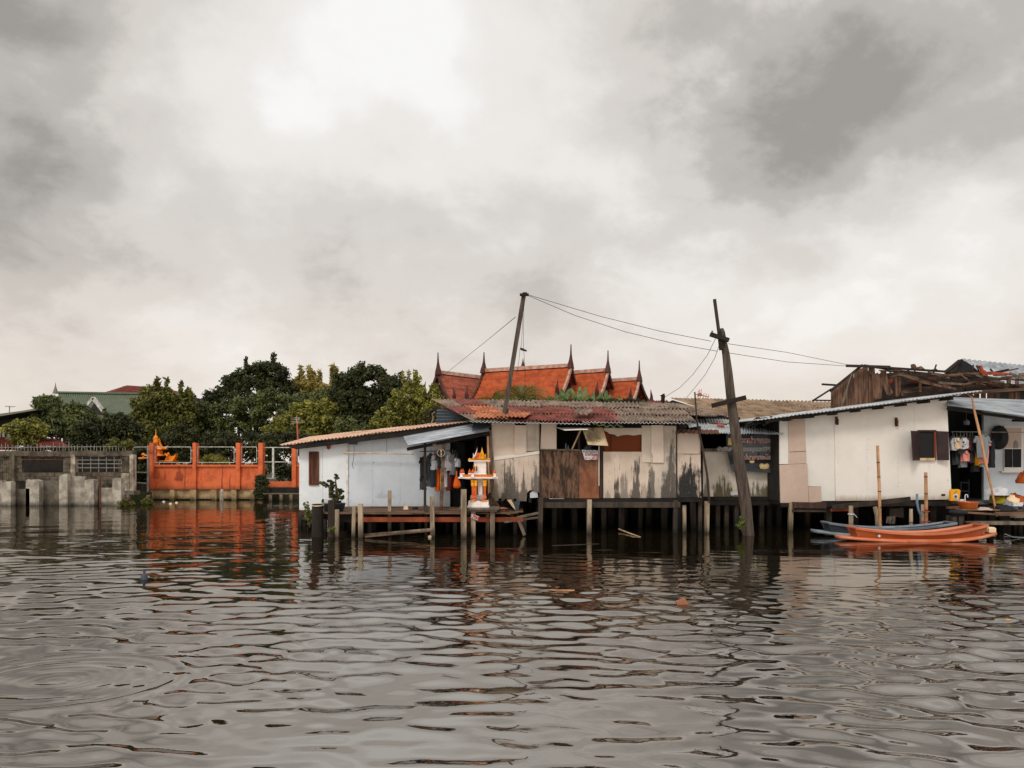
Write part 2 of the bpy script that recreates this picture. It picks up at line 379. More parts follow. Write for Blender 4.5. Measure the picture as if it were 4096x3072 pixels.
# ---------------------------------------------------------------- concrete sheet piling on the left
def stilt(mb, px, pw, top, Y, lean=0, zb=-.7, d=None):
    x = xof(px, Y); w = pw/F*Y; zt = zof(top, Y)
    return mb.bar((x+lean, Y, zb), (x, Y, zt), w, d or w, up=(0, 1, 0))
rw = T('retaining_wall', 'grey concrete pile and slab retaining wall standing in the water at the left', 'retaining wall', (xof(240, 33.5), 33.5, 0))
for (x0, x1, t, Y, t2) in [(0, 7, 1921, 33.2, 0), (7, 43, 1926, 32.9, 4), (103, 120, 1917, 33.3, 0), (118, 156, 1918, 32.9, 14), (236, 270, 1897, 32.9, -6), (339, 375, 1917, 32.9, 2), (450, 484, 1912, 32.9, 1)]:
    w = (x1-x0)/F*Y; mb = MB()
    p = [P(x0, t+4, Y), P(x0+(x1-x0)*.5, t, Y), P(x1-2, t+t2*.4, Y), P(x1, t+6+max(t2, 0), Y)]
    a, b = xof(x0, Y), xof(x1, Y)
    mb.prism([(a, Y, -.8), (b, Y, -.8), *[tuple(q) for q in p[::-1]]], (0, .32, 0)).build('pile', 'concrete', rw)
for (x0, x1, t, m, Y) in [(-60, 2, 1950, 'dark_concrete', 33.3), (43, 118, 1956, 'dark_concrete', 33.3), (156, 236, 1921, 'dark_concrete', 33.25), (270, 339, 1907, 'concrete', 33.2), (375, 403, 1942, 'dark_concrete', 33.3), (403, 450, 1951, 'concrete', 33.25)]:
    mb = MB(); k = 5; top = [(xof(x0+(x1-x0)*i/k, Y), Y, zof(t+random.uniform(-3, 3), Y)) for i in range(k+1)]
    mb.prism([(xof(x0, Y), Y, -.8), (xof(x1, Y), Y, -.8), *top[::-1]], (0, .14, 0)).build('slab', m, rw)
mb = MB().tube([P(401, 2020, 32.7)-Vector((0, 0, .3)), P(401, 1903, 32.7)], .035); mb.build('steel_rod', 'rust', rw)
rw2 = T('ruined_wall', 'weathered block wall with window gaps and steel grille behind the concrete piles', 'wall', (xof(250, 36), 36, .4))
Y = 36
mb = MB()
def blocks(mb, x0, x1, y0, y1, Y, bh=17, bw=32, gap=.6):
    y = y0; r = 0
    while y < y1-2:
        x = x0-(bw/2 if r % 2 else 0); ye = min(y+bh, y1)
        while x < x1:
            a, b = max(x, x0), min(x+bw, x1)
            if b-a > 3: mb.px(a+gap, b-gap, y+gap, ye-gap, Y+random.uniform(-.02, .03), .16)
            x += bw
        y = ye; r += 1
for a in ((-70, 36, 1822, 1925), (58, 88, 1822, 1925), (88, 252, 1890, 1925), (252, 282, 1822, 1925), (300, 480, 1888, 1975), (480, 530, 1822, 1970)):
    mb = MB(); blocks(mb, *a, Y); mb.build('block_panel', 'old_wall', rw2)
mb = MB()
k = 40; tp = [(xof(-70+600*i/k, Y-.08), Y-.08, zof(1803+random.uniform(-2, 3), Y)) for i in range(k+1)]; bt = [(xof(-70+600*i/k, Y-.08), Y-.08, zof(1825+random.uniform(-2, 2), Y)) for i in range(k+1)]
mb.prism(bt+tp[::-1], (0, .3, 0)).build('top_beam', 'old_wall', rw2)
for x0, x1, b, m in ((36, 57, 1960, 'old_wall'), (282, 299, 1960, 'pale_wall'), (518, 533, 1964, 'pale_wall')): MB().px(x0, x1, 1818, b, Y-.14, .3).build('column', m, rw2)
MB().px(480, 536, 1963, 1979, Y-.3, .6).build('footing', 'dark_concrete', rw2); MB().px(500, 514, 1979, 2012, Y-.1, .3).build('footing', 'dark_concrete', rw2)
MB().px(484, 516, 1893, 1962, Y-.1, .1).build('plaster_patch', 'pale_wall', rw2)
mb = MB()
for y in (1840, 1855, 1871): mb.bar(P(300, y, Y), P(486, y, Y), .03)
for x in (330, 363, 395, 426, 457, 486): mb.bar(P(x, 1826, Y), P(x, 1888, Y), .022)
mb.build('grille', 'old_steel', rw2)
mb = MB()
for y in (1838, ): mb.bar(P(88, y, Y), P(252, y, Y), .03)
for x in (120, 152, 185, 220): mb.bar(P(x, 1826, Y), P(x, 1840, Y), .022)
mb.build('grille', 'rust', rw2)
mb = MB(); 
for i in range(44):
    x = -40+i*12.6+random.uniform(-2, 2); mb.bar(P(x, 1806, Y), P(x+random.uniform(-3, 3), 1772+random.uniform(-6, 14), Y), .02)
mb.bar(P(-60, 1790, Y), P(500, 1786, Y), .025)
mb.build('spiked_railing', 'old_steel', rw2)
# dark lean-to of the ruin, its back wall
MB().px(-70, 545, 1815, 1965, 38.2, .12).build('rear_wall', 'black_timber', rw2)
pf = T('pipe_fence', 'thin grey pipe fence between the ruined wall and the orange wall', 'fence', (xof(560, 37.8), 37.8, .3))
mb = MB()
for a, b in (((532, 1789), (592, 1789)), ((532, 1889), (592, 1891)), ((532, 1930), (592, 1934))): mb.tube([P(*a, 37.6), P(*b, 37.6)], .035)
mb.tube([P(592, 1786, 37.6), P(591, 2000, 37.6)], .05); mb.tube([P(533, 1786, 37.6), P(533, 1960, 37.6)], .035); mb.build('pipe_frame', 'old_steel', pf)
MB().px(532, 591, 1936, 1996, 37.9, .1).build('low_panel', 'dark_timber', pf)

# ---------------------------------------------------------------- orange temple wall
Y = 38
ow = T('orange_wall', 'orange painted canal wall with square posts and white pipe railings', 'wall', (xof(820, Y), Y, .2))
mb = MB().px(604, 1050, 1911, 1957, Y, .35); mb.build('lower_band', 'orange_paint', ow)
MB().px(604, 1050, 1866, 1911, Y+.06, .25).build('upper_panel', 'orange_paint', ow)
MB().px(604, 1050, 1859, 1866, Y-.06, .5).build('coping', 'orange_paint', ow)
MB().px(1050, 1183, 1926, 1948, Y+.1, .3).build('gate_sill', 'orange_paint', ow)
mb = MB().px(1183, 1300, 1866, 1950, Y+.05, .3); mb.px(1183, 1300, 1858, 1866, Y-.03, .5); mb.build('far_panel', 'orange_paint', ow)
for x0, x1, b in ((597, 613, 1959), (770, 783, 1957), (943, 959, 1957), (1033, 1050, 1957), (1167, 1183, 1950), (1262, 1278, 1950)): MB().px(x0, x1, 1771, b, Y-.12, .42).build('post', 'orange_paint', ow)
for x0, x1 in ((620, 764), (790, 937), (965, 1027)):
    mb = MB()
    for a, b in (((x0, 1788), (x1, 1788)), ((x0, 1850), (x1, 1850)), ((x0, 1788), (x0, 1850)), ((x1, 1788), (x1, 1850)), ((x0-8, 1802), (x0, 1802)), ((x1, 1803), (x1+8, 1803)), ((x0-8, 1835), (x0, 1835)), ((x1, 1833), (x1+8, 1833)), ((x0+18, 1850), (x0+18, 1860)), ((x1-18, 1850), (x1-18, 1860))):
        mb.tube([P(*a, Y+.05), P(*b, Y+.05)], .02, 6)
    mb.build('railing', 'white_pipe', ow)
mb = MB()
for a, b in (((1052, 1790), (1166, 1790)), ((1052, 1848), (1166, 1848)), ((1055, 1913), (1100, 1914))): mb.tube([P(*a, Y+.1), P(*b, Y+.1)], .026, 6)
mb.bar(P(1093, 1788, Y+.1), P(1093, 1914, Y+.1), .09); mb.tube([P(1188, 1790, Y), P(1188, 1845, Y)], .03); mb.build('gate_frame', 'white_pipe', ow)
mb = MB().px(598, 1046, 1957, 1996, Y+.12, .3); mb.build('footing_beam', 'beige_concrete', ow)
for x0, x1 in ((600, 610), (679, 697), (761, 783), (846, 866), (925, 945), (1000, 1018)): MB().px(x0, x1, 1959, 2010, Y-.1, .2).build('footing_pile', 'beige_concrete', ow)
MB().tube([P(887, 2012, Y-.3), P(886, 1990, Y-.3), P(888, 1975, Y-.3), P(889, 1957, Y-.3)], [.09, .09, .08, .07], 8, jit=.15).build('broken_pile', 'pale_wall', ow)
ld = T('landing_stage', 'low dark timber landing under the gap in the orange wall', 'landing', (xof(1120, 37), 37, 0))
mb = MB().px(1060, 1260, 1951, 1972, 37.2, .5); mb.build('side_board', 'black_timber', ld)
MB().px(1052, 1260, 1973, 1977, 36.8, 1.1).build('deck', 'grey_timber', ld)
for x in (1083, 1126, 1165, 1215): stilt(MB(), x, 12, 1976, 36.9).build('stilt', 'stilt_wood', ld)

def gilded(name, label, px, pyb, Y, s, kind):
    o = T(name, label, 'shrine', P(px, pyb, Y))
    c = P(px, pyb, Y)
    def q(x, z): return Vector((c.x+x*s, c.y, c.z+z*s))
    if kind == 0:
        MB().sqlathe(q(0, 0), [(.10*s, 0), (.10*s, .5*s), (.34*s, .52*s), (.34*s, .58*s)]).build('pedestal', 'gold_dark', o)
        MB().sqlathe(q(0, .58), [(.55*s, 0), (.5*s, .06*s), (.22*s, .07*s), (.22*s, .36*s), (.42*s, .38*s), (.40*s, .44*s)]).build('chamber', 'gold', o)
        mb = MB()
        for sx in (-1, 1):
            mb.prism([q(sx*.46, 1.0), q(sx*.16, 1.1), q(0, 1.62), q(sx*.05, 1.2)], (0, .3*s, 0)); mb.prism([q(sx*.2, .98), q(sx*.5, .98), q(sx*.62, 1.2), q(sx*.44, 1.08)], (0, .1*s, 0))
        mb.prism([q(-.3, 1.0), q(.3, 1.0), q(0, 1.5)], (0, .25*s, 0)); mb.build('roof', 'gold', o)
        MB().lathe(q(-.1, 1.3), [(.13*s, 0), (.14*s, .3*s), (.12*s, .42*s), (.03*s, .5*s), (.012*s, .85*s)], 10).build('spire', 'gold', o)
        mb = MB().tube([q(.62, .42), q(.62, .6), q(.5, .66)], .05*s); mb.lathe(q(.62, .38), [(.14*s, 0), (.05*s, .06*s)]); mb.build('offering_stand', 'gold', o)
    else:
        mb = MB()
        for x in (-.28, -.1, .25): mb.bar(q(x, 0), q(x, .3), .06*s)
        mb.build('leg', 'gold_dark', o)
        MB().sqlathe(q(0, .3), [(.5*s, 0), (.48*s, .05*s)]).build('platform', 'gold', o)
        MB().prism([q(-.32, .36), q(.28, .36), q(.44, .62), q(.46, .86), q(.36, .7), q(-.05, .68), q(-.2, .6)], (0, .4*s, 0)).build('roof', 'gold', o)
        mb = MB().tube([q(.2, .3), q(.2, .1), q(.3, 0)], .06*s); mb.tube([q(.5, .02), q(.56, .12), q(.75, .02)], .05*s); mb.build('figurine', 'gold', o)
        mb = MB().tube([q(-.3, .8), q(-.18, .75), q(-.1, .66)], [.1*s, .08*s, .1*s]); mb.lathe(q(-.05, .72), [(.06*s, 0), (.1*s, .08*s), (.06*s, .2*s), (.01, .24*s)], 8); mb.build('figurine', 'gold', o)
    return o
gilded('gilded_shrine', 'tall golden spirit shrine with a spire beside the first orange post', 630, 1862, 39.2, .88, 0)
gilded('gilded_shrine', 'low golden shrine roof on legs behind the orange wall railing', 676, 1862, 38.9, .72, 1)
o = MB(); c = P(574, 1834, 39); o.tube([c+Vector((-.25, 0, 0)), c+Vector((.22, 0, .02))], .05, 8); o.lathe(c+Vector((0, 0, .03)), [(.06, 0), (.05, .12), (.12, .16), (.03, .26)], 8)
tag(o.build('golden_ornament', 'gold'), 'small golden ornament behind the pipe fence', 'ornament')

# ---------------------------------------------------------------- far houses, left
M('green_roof', (98, 108, 88), (88, 98, 78), scale=1.5, fine=.12, rough=.6)
M('maroon_tile', (120, 52, 40), (92, 42, 34), scale=3, stretch=(1, 1, 3), fine=.3)
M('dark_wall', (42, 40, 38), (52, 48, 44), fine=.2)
M('roof_edge', (120, 116, 104), fine=.1)
gh = T('green_roofed_house', 'house with green ribbed roof and small white gable behind the left trees', 'house', (xof(500, 62), 62, .5))
def ribbed(mb, A, B, C, D, n, amp=.03): return mb.corr(A, B, C, D, n, amp, 1, 4, t=.03)
ribbed(MB(), P(250, 1690, 60), P(870, 1700, 60), P(232, 1570, 64), P(760, 1578, 64), 60).build('roof', 'green_roof', gh)
ribbed(MB(), P(425, 1650, 58), P(860, 1690, 58), P(386, 1596, 61), P(760, 1604, 61), 44).build('roof', 'green_roof', gh)
MB().poly([(385, 1600), (425, 1660), (345, 1660)], 58.9, .1).build('gable', 'dark_wall', gh)
MB().bar(P(373, 1591, 57.5), P(418, 1650, 57.5), .12, .3).build('bargeboard', 'white_pipe', gh); MB().bar(P(373, 1591, 57.5), P(340, 1630, 57.5), .12, .2).build('bargeboard', 'white_pipe', gh)
MB().bar(P(230, 1569, 63.9), P(762, 1577, 63.9), .3, .14).build('ridge_cap', 'green_roof', gh)
MB().px(250, 860, 1680, 1850, 62, .3).build('wall', 'dark_wall', gh)
MB().lathe(P(222, 1574, 64), [(.24, 0), (.16, .25), (.05, .6), (.01, .95)], 8).build('finial', 'roof_edge', gh)
rh = T('red_tiled_house', 'dark red hipped roof rising behind the green roof', 'house', (xof(560, 72), 72, .5))
mb = MB(); a, b = P(508, 1541, 76), P(640, 1550, 76); f0, f1 = P(400, 1590, 70), P(812, 1631, 70)
k0, k1 = P(415, 1570, 84), P(760, 1575, 84)
mb.add([f0, f1, b, a, k0, k1], [(0, 1, 2, 3), (1, 5, 2), (0, 3, 4), (3, 2, 5, 4)]); mb.build('roof', 'maroon_tile', rh)
mb = MB().px(440, 790, 1592, 1850, 74, 6); mb.build('wall', 'dark_wall', rh)
mb = MB()
for i in range(1, 7):
    q = i/7; mb.bar(f0.lerp(a, q)+Vector((0, -.1, .05)), f1.lerp(b, q)+Vector((0, -.1, .05)), .05)
mb.build('tile_course', 'maroon_tile', rh)
dh = T('dark_gabled_house', 'dark timber house with low gable roof at the far left edge', 'house', (xof(60, 46), 46, .5))
mb = MB().prism([P(-160, 1660, 44.5), P(0, 1655, 44.5), P(140, 1636, 44.5), P(158, 1640, 44.5), P(0, 1666, 44.5), P(-160, 1690, 44.5)], (0, 5, 0)); mb.build('roof', 'dark_wall', dh)
MB().bar(P(-160, 1668, 44.3), P(0, 1662, 44.3), .15, .12).build('fascia', 'roof_edge', dh); MB().bar(P(0, 1662, 44.3), P(142, 1638, 44.3), .15, .1).build('fascia', 'roof_edge', dh)
MB().poly([(-160, 1690), (0, 1664), (150, 1645), (150, 1760), (-160, 1760)], 46, .3).build('wall', 'dark_wall', dh)
for x in (-36, -8, 5, 27, 48): 
    w = MB().px(x, x+13, 1712, 1749, 45.85, .06).build('window', 'window_glass', dh); MB().px(x-3, x, 1708, 1753, 45.8, .08).build('frame', 'maroon_tile', w)
MB().px(-160, 60, 1752, 1800, 45.9, .2).build('lower_wall', 'maroon_tile', dh)
sr = T('low_red_roof', 'small low shed roof of red metal above the ruined wall', 'shed', (xof(215, 40), 40, 1))
MB().corr(P(150, 1785, 38.6), P(285, 1785, 38.6), P(150, 1746, 41), P(225, 1758, 41), 16, .03, 1, 4).build('roof', 'maroon_tile', sr)
MB().px(140, 275, 1786, 1800, 40, .3).build('wall', 'old_wall', sr)
def aerial(name, label, base, top, Y, boom, n, mat, mm, ln=.5, tilt=0):
    o = T(name, label, 'antenna', P(*base, Y)); MB().tube([P(*base, Y), P(*top, Y)], .025, 6).build('mast', mm, o)
    mb = MB(); a, b = P(*boom[0], Y-.05), P(*boom[1], Y-.05); mb.bar(a, b, .025)
    for i in range(n):
        c = a.lerp(b, (i+.5)/n); d = Vector((math.sin(tilt), 0, math.cos(tilt)))*ln*(.65+.35*i/n)*.5; mb.bar(c-d, c+d, .014)
    mb.build('antenna_array', mat, o); return o
M('red_metal', (176, 84, 64), (140, 90, 76), scale=5, fine=.2)
aerial('television_antenna', 'small flat antenna above the dark gabled house at the far left', (38, 1650), (38, 1624), 44, ((20, 1625), (60, 1627)), 5, 'old_steel', 'old_steel', .25, 1.2)
# ================================================================ white house on the left
M('peach_sheet', (226, 190, 164), (176, 112, 78), scale=1.6, fine=.15, thr=.58, stretch=(.6, .6, 2))
M('zinc', (172, 177, 182), (134, 140, 146), scale=2.5, fine=.15, rough=.38, metal=.55, stretch=(.5, 2, 2))
M('dark_zinc', (96, 106, 116), (64, 72, 80), scale=2.5, fine=.2, rough=.5, metal=.4)
M('pale_zinc', (206, 210, 212), (168, 172, 174), scale=2, fine=.12, rough=.45, metal=.25)
M('shutter_wood', (104, 62, 42), (66, 38, 28), scale=4, stretch=(3, 1, .3), fine=.3)
M('red_varnish', (150, 62, 46), fine=.2)
M('orange_beam', (150, 74, 42), (112, 54, 34), scale=2, fine=.15)
M('joint_blue', (180, 188, 196), fine=.05)
M('porch_wall', (112, 122, 134), (92, 100, 112), scale=1.5, fine=.12)
Y = 22
wh = T('white_house', 'white panelled stilt house with a narrow brown shutter and one-pitch metal roof', 'house', (xof(1500, Y), Y, 0))
def roofy(px): return 1783+(px-1197)*(1700-1783)/(1800-1197)
MB().poly([(1197, 2040), (1388, 2046), (1388, roofy(1388)), (1197, roofy(1197))], Y, .12).build('wall_panel', 'white_paint', wh)
MB().poly([(1389, 2047), (1800, 2049), (1800, roofy(1800)), (1389, roofy(1389))], Y+.012, .12).build('wall_panel', 'blue_white_paint', wh)
MB().poly([(1384, 2046), (1391, 2046), (1394, roofy(1394)-2), (1387, roofy(1387)-2)], Y-.02, .02).build('joint_strip', 'trim_paint', wh)
MB().prism([P(1197.5, 2040, Y+.13), P(1197.5, roofy(1197), Y+.13), (xof(1197.5, Y), 26, zof(1730, 24)), (xof(1197.5, Y), 26, .45)], (.1, 0, 0)).build('side_wall', 'white_paint', wh)
MB().prism([(xof(1200, Y), 26, -.8), (xof(1960, Y), 26, -.8), (xof(1960, Y), 26, 3.2), (xof(1200, Y), 26, 2.45)], (0, .1, 0)).build('rear_wall', 'dark_wall', wh)  # part below the floor added to darken the view between the stilts
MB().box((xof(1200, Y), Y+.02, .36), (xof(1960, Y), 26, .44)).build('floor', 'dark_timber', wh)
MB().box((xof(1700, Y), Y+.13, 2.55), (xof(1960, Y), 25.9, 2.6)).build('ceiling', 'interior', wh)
MB().box((xof(1793, Y), Y+.13, .45), (xof(1800, Y), 25.9, 2.6)).build('inner_wall', 'porch_wall', wh)
mb = MB().px(1800, 1960, 1740, 2040, 24, .1); mb.build('porch_wall', 'porch_wall', wh)
d = MB().px(1865, 1955, 1770, 2020, 23.9, .08).build('door', 'dark_wall', wh); MB().px(1860, 1865, 1765, 2022, 23.85, .1).build('frame', 'dark_timber', d); MB().px(1893, 1913, 1790, 1840, 23.85, .05).build('panel', 'brown_board', d)
for x in (1818, 1905, 1948): MB().bar(P(x, 2040, 22.2), P(x, 1715, 22.2), .07).build('porch_post', 'dark_timber', wh)
for (x, ya, yb, yy) in ((1290, 1790, 2040, 0), (1490, 1765, 2044, .012), (1600, 1750, 2044, .012), (1690, 1745, 2044, .012)):
    MB().poly([(x, yb), (x+1.2, yb), (x+.4, ya), (x-.8, ya)], Y+yy-.004, .004).build('joint_line', 'joint_blue', wh)
for i in range(30):
    x = random.choice([1203, 1286, 1294, 1380, 1396, 1486, 1494, 1596, 1604, 1686, 1694])+random.uniform(-1, 1); y = random.uniform(1800, 2025)
    if not (1232 < x < 1276 and y < 1945): MB().px(x-.8, x+.8, y-.8, y+.8, Y-.006, .01).build('nail_head', 'rust', wh)
# roof of overlapping sheets, low in front
fa, fb = P(1128, 1779, 21.6), P(1955, 1676, 21.6); ra, rb = Vector((fa.x-.4, 26.3, fa.z+.40)), Vector((fb.x+.3, 26.3, fb.z+.36))
mb = MB().sheets(fa, fb, ra, rb, 8, 1, 9, lambda u, w: 0, amp=.016, jit=.05, lift=.012); mb.build('roof', 'peach_sheet', wh)
MB().prism([fa+Vector((.05, .06, -.03)), fb+Vector((0, .06, -.03)), fb+Vector((0, .06, -.2)), fa+Vector((.4, .06, -.13))], (0, .05, 0)).build('fascia', 'black_timber', wh)
mb = MB()
for i in range(9):
    p = fa.lerp(fb, (i+.6)/9.4); mb.bar(p+Vector((0, .12, -.08)), p+Vector((0, 3.5, .1)), .06, .1)
mb.build('rafters', 'black_timber', wh)
w = MB().px(1239, 1271, 1811, 1937, Y-.03, .05).build('shutter', 'shutter_wood', wh)
mb = MB()
for a in ((1235, 1240, 1806, 1941), (1270, 1274, 1806, 1941), (1240, 1270, 1806, 1811), (1240, 1270, 1936, 1941)): mb.px(*a, Y-.05, .06)
mb.build('frame', 'shutter_wood', w); MB().px(1254, 1256, 1812, 1936, Y-.04, .02).build('centre_strip', 'dark_timber', w)
for (px, wl_) in ((1200, 14), (1217, 16), (1240, 14), (1320, 16), (1370, 18), (1475, 18), (1580, 18), (1650, 16), (1760, 18)):
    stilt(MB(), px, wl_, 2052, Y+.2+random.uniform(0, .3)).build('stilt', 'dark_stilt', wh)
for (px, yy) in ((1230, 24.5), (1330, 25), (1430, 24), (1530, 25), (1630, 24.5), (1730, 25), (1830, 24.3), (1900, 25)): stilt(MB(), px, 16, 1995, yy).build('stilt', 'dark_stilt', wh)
MB().box((xof(1200, Y), Y+.15, .2), (xof(1960, Y), Y+.27, .36)).build('floor_beam', 'dark_timber', wh)
w = MB().px(1395, 1428, 1761, 1778, Y-.08, .06).build('bracket_box', 'dark_zinc', wh)
o = MB(); c = P(1314, 1798, Y-.06); o.sqlathe(c, [(.01, 0), (.05, .03), (.055, .12), (.035, .14), (.03, .19)], .4); tag(o.build('wall_lantern', 'red_varnish'), 'small red lantern hanging on the white wall near the brown shutter', 'lantern')
o = T('hanging_pole', 'thin bamboo pole hung level on wires along the pale blue wall', 'pole', P(1515, 1814, 21.7))
MB().tube([P(1373, 1811, 21.7), P(1510, 1813, 21.7), P(1655, 1817, 21.7)], [.022, .02, .014], 8).build('bamboo_rod', 'bamboo_pale', o)
MB().tube([P(1415, 1765, 21.75), P(1417, 1800, 21.7), P(1415, 1830, 21.72), P(1409, 1860, 21.75), P(1414, 1875, 21.8)], .008, 5).build('wire', 'dark_zinc', o)
MB().tube([P(1545, 1745, 21.8), P(1548, 1790, 21.75), P(1546, 1812, 21.7)], .006, 5).build('wire', 'dark_zinc', o)
# side lean-to of curved zinc behind the roof
o = T('zinc_screen', 'dark corrugated zinc side sheets between the white house roof and the rusty roof', 'shed wall', P(1830, 1680, 23.5))
A, B, C, D = P(1745, 1690, 22.3), P(1748, 1636, 22.3), P(1960, 1690, 21.4), P(1935, 1672, 21.4)
MB().corr(P(1745, 1695, 23.4), P(1748, 1634, 23.4), P(1960, 1695, 23.2), P(1940, 1640, 23.2), 5, .03, 2, 6).build('zinc_sheet', 'dark_zinc', o)
mb = MB().tube([P(1670, 1690, 22.8), P(1698, 1665, 22.8), P(1730, 1640, 22.8)], .03, 6); mb.bar(P(1690, 1655, 22.9), P(1745, 1650, 22.9), .06); mb.bar(P(1705, 1690, 22.9), P(1750, 1625, 22.9), .08); mb.build('brace', 'black_timber', o)
MB().tube([P(1725, 1695, 22.6), P(1733, 1672, 22.6), P(1728, 1655, 22.6), P(1740, 1648, 22.6)], .014, 5).build('cable', 'old_steel', o)
# awning
aw = T('zinc_awning', 'sloping zinc awning over the hanging clothes of the white house', 'awning', P(1780, 1760, 21))
MB().corr(P(1631, 1781, 20.2), P(1613, 1747, 21.8), P(1957, 1722, 20.2), P(1945, 1688, 21.8), 5, .055, 3, 8).build('zinc_sheet', 'zinc', aw)
MB().corr(P(1888, 1722, 20.4), P(1893, 1684, 21.7), P(1962, 1708, 20.35), P(1966, 1680, 21.7), 3, .03, 2, 8).build('end_sheet', 'dark_zinc', aw)
MB().bar(P(1628, 1797, 20.4), P(1958, 1733, 20.4), .07, .09).build('edge_beam', 'black_timber', aw)
MB().bar(P(1700, 2045, 20.6), P(1700, 1772, 20.6), .065).build('post', 'dark_timber', aw)
MB().bar(P(1764, 2040, 20.5), P(1776, 1768, 20.5), .085).build('post', 'old_plank', aw)
mb = MB(); mb.bar(P(1731, 1782, 20.35), P(1747, 1780, 20.35), .09, .08); mb.build('cleat', 'old_plank', aw)
aerial('television_antenna', 'thin rusty television antenna behind the left end of the white house roof', (1192, 1775), (1187, 1662), 24, ((1184, 1668), (1190, 1694)), 4, 'old_steel', 'red_metal', .5, 1.5)

# clothes
M('black_cloth', (34, 36, 38), fine=.15); M('slate_cloth', (78, 88, 94), (62, 70, 76), fine=.12); M('grey_cloth', (126, 130, 134), fine=.1); M('white_cloth', (208, 208, 210), (186, 186, 190), fine=.06)
M('orange_cloth', (232, 104, 26), (204, 82, 18), scale=5, fine=.12); M('yellow_cloth', (236, 164, 20), fine=.1); M('pink_cloth', (236, 150, 140), fine=.06); M('maroon_cloth', (96, 44, 40), fine=.1); M('charcoal_cloth', (54, 58, 62), fine=.12)
M('cream_cloth', (222, 196, 160), fine=.06)
def garment(name, label, px0, px1, py0, py1, Y, mat, group, front=0.0, sleeve=.32, long=False, cat='shirt', hanger=True, th=.16):
    """a shirt on a hanger. front 0 = seen edge-on along the rail, 1 = seen from the front"""
    w, h = (px1-px0)/F*Y, (py1-py0)/F*Y
    fw = max(w, .30 if not front else w); c = P((px0+px1)/2, py0, Y)
    ang = math.acos(min(1, w/fw*.9)) if not front else random.uniform(-.1, .1)
    hw = fw/2; vv = []; ff = []; nx, nz = 12, 14; rows = []
    s = random.uniform(0, 6)
    mb = MB()
    def put(x, y, z): return c+Vector((x*math.cos(ang)-y*math.sin(ang), x*math.sin(ang)+y*math.cos(ang), z))
    for side in (1, -1):
        base = len(vv)
        for j in range(nz+1):
            q = j/nz; z = -q*h
            ww = hw*(.22+.50*min(1, q/.10)**.7) if q < .10 else hw*(.72+.04*math.sin(q*7+s)-.02*q)
            for i in range(nx+1):
                u = i/nx*2-1; yy = side*th*.5*math.sqrt(max(0, 1-u*u))*min(1, .35+q*2)+.022*math.sin(u*7+s+q*3)+.012*math.sin(u*15+q*6-s)
                zz_ = z-(abs(u)**1.4)*h*.06*(1-q)+(.015*math.sin(u*5+s) if j == nz else 0)
                vv.append(put(u*ww, yy, zz_))
        for j in range(nz):
            for i in range(nx):
                a = base+j*(nx+1)+i; f = (a, a+1, a+nx+2, a+nx+1); ff.append(f if side < 0 else f[::-1])
    mb.add(vv, ff)
    L = h*(.8 if long else sleeve)
    for sx in (-1, 1):
        a = put(sx*hw*.62, 0, -h*.07); b = put(sx*hw*(.98), .01, -h*.07-L*.9)
        n_ = 5; pts = [a.lerp(b, k/n_)+Vector((.012*math.sin(k*2+s), .01*math.cos(k+s), 0)) for k in range(n_+1)]
        mb.tube(pts, [hw*.2, hw*.22, hw*.2, hw*.19, hw*.18, hw*.19], 8, jit=.12)
    o = mb.build(name, mat, None, smooth=True); tag(o, label, cat, group)
    if hanger:
        hb = MB().tube([put(0, 0, .09), put(.02, 0, .12), put(.03, 0, .08), put(0, 0, .04), put(0, 0, -.01)], .006, 5); hb.build('hanger_hook', 'old_steel', o)
    return o
G1 = 'clothes hanging on the rail under the zinc awning'
rl = MB().tube([P(1678, 1806, 21.2), P(1835, 1802, 21.2)], .014, 6); tag(rl.build('clothes_rail', 'black_timber'), 'dark clothes rail under the zinc awning', 'rail')
YC = 21.2
garment('coat', 'black padded coat at the left end of the awning rail', 1678, 1716, 1824, 1902, YC, 'black_cloth', G1, th=.3, cat='coat')
garment('trousers', 'dark grey trousers hanging below the black coat', 1683, 1702, 1898, 1958, YC+.1, 'charcoal_cloth', G1, cat='trousers', hanger=False)
garment('shirt', 'long-sleeved slate shirt with pale cuff beside the black coat', 1707, 1738, 1812, 1945, YC-.03, 'slate_cloth', G1, long=True)
garment('shirt', 'dark slate shirt hanging left of the orange cloth', 1726, 1746, 1818, 1948, YC-.1, 'charcoal_cloth', G1)
garment('shirt', 'white shirt sleeve showing left of the orange cloth', 1731, 1745, 1820, 1878, YC-.2, 'white_cloth', G1)
garment('shirt', 'blue grey short-sleeved shirt touching the orange cloth', 1742, 1756, 1822, 1874, YC-.15, 'slate_cloth', G1)
garment('cloth', 'long orange monk cloth with rounded hem behind the awning post', 1736, 1764, 1800, 1966, YC-.05, 'orange_cloth', G1, front=1, cat='cloth', hanger=False, sleeve=.05)
garment('towel', 'yellow towel right of the awning post', 1769, 1778, 1870, 1952, YC-.1, 'yellow_cloth', G1, cat='towel', hanger=False)
garment('shirt', 'white shirt directly right of the awning post', 1774, 1784, 1820, 1950, YC-.12, 'white_cloth', G1)
garment('shirt', 'white T-shirt with wide sleeve, second right of the awning post', 1778, 1794, 1818, 1872, YC-.2, 'white_cloth', G1)
garment('shirt', 'black shirt between the white T-shirts right of the awning post', 1784, 1798, 1830, 1950, YC, 'black_cloth', G1)
garment('shirt', 'pale grey T-shirt in the middle of the right-hand clothes', 1790, 1803, 1814, 1884, YC-.22, 'white_cloth', G1)
garment('cloth', 'thin red brown cloth hanging between grey shirts', 1794, 1803, 1850, 1962, YC-.12, 'maroon_cloth', G1, cat='cloth', hanger=False)
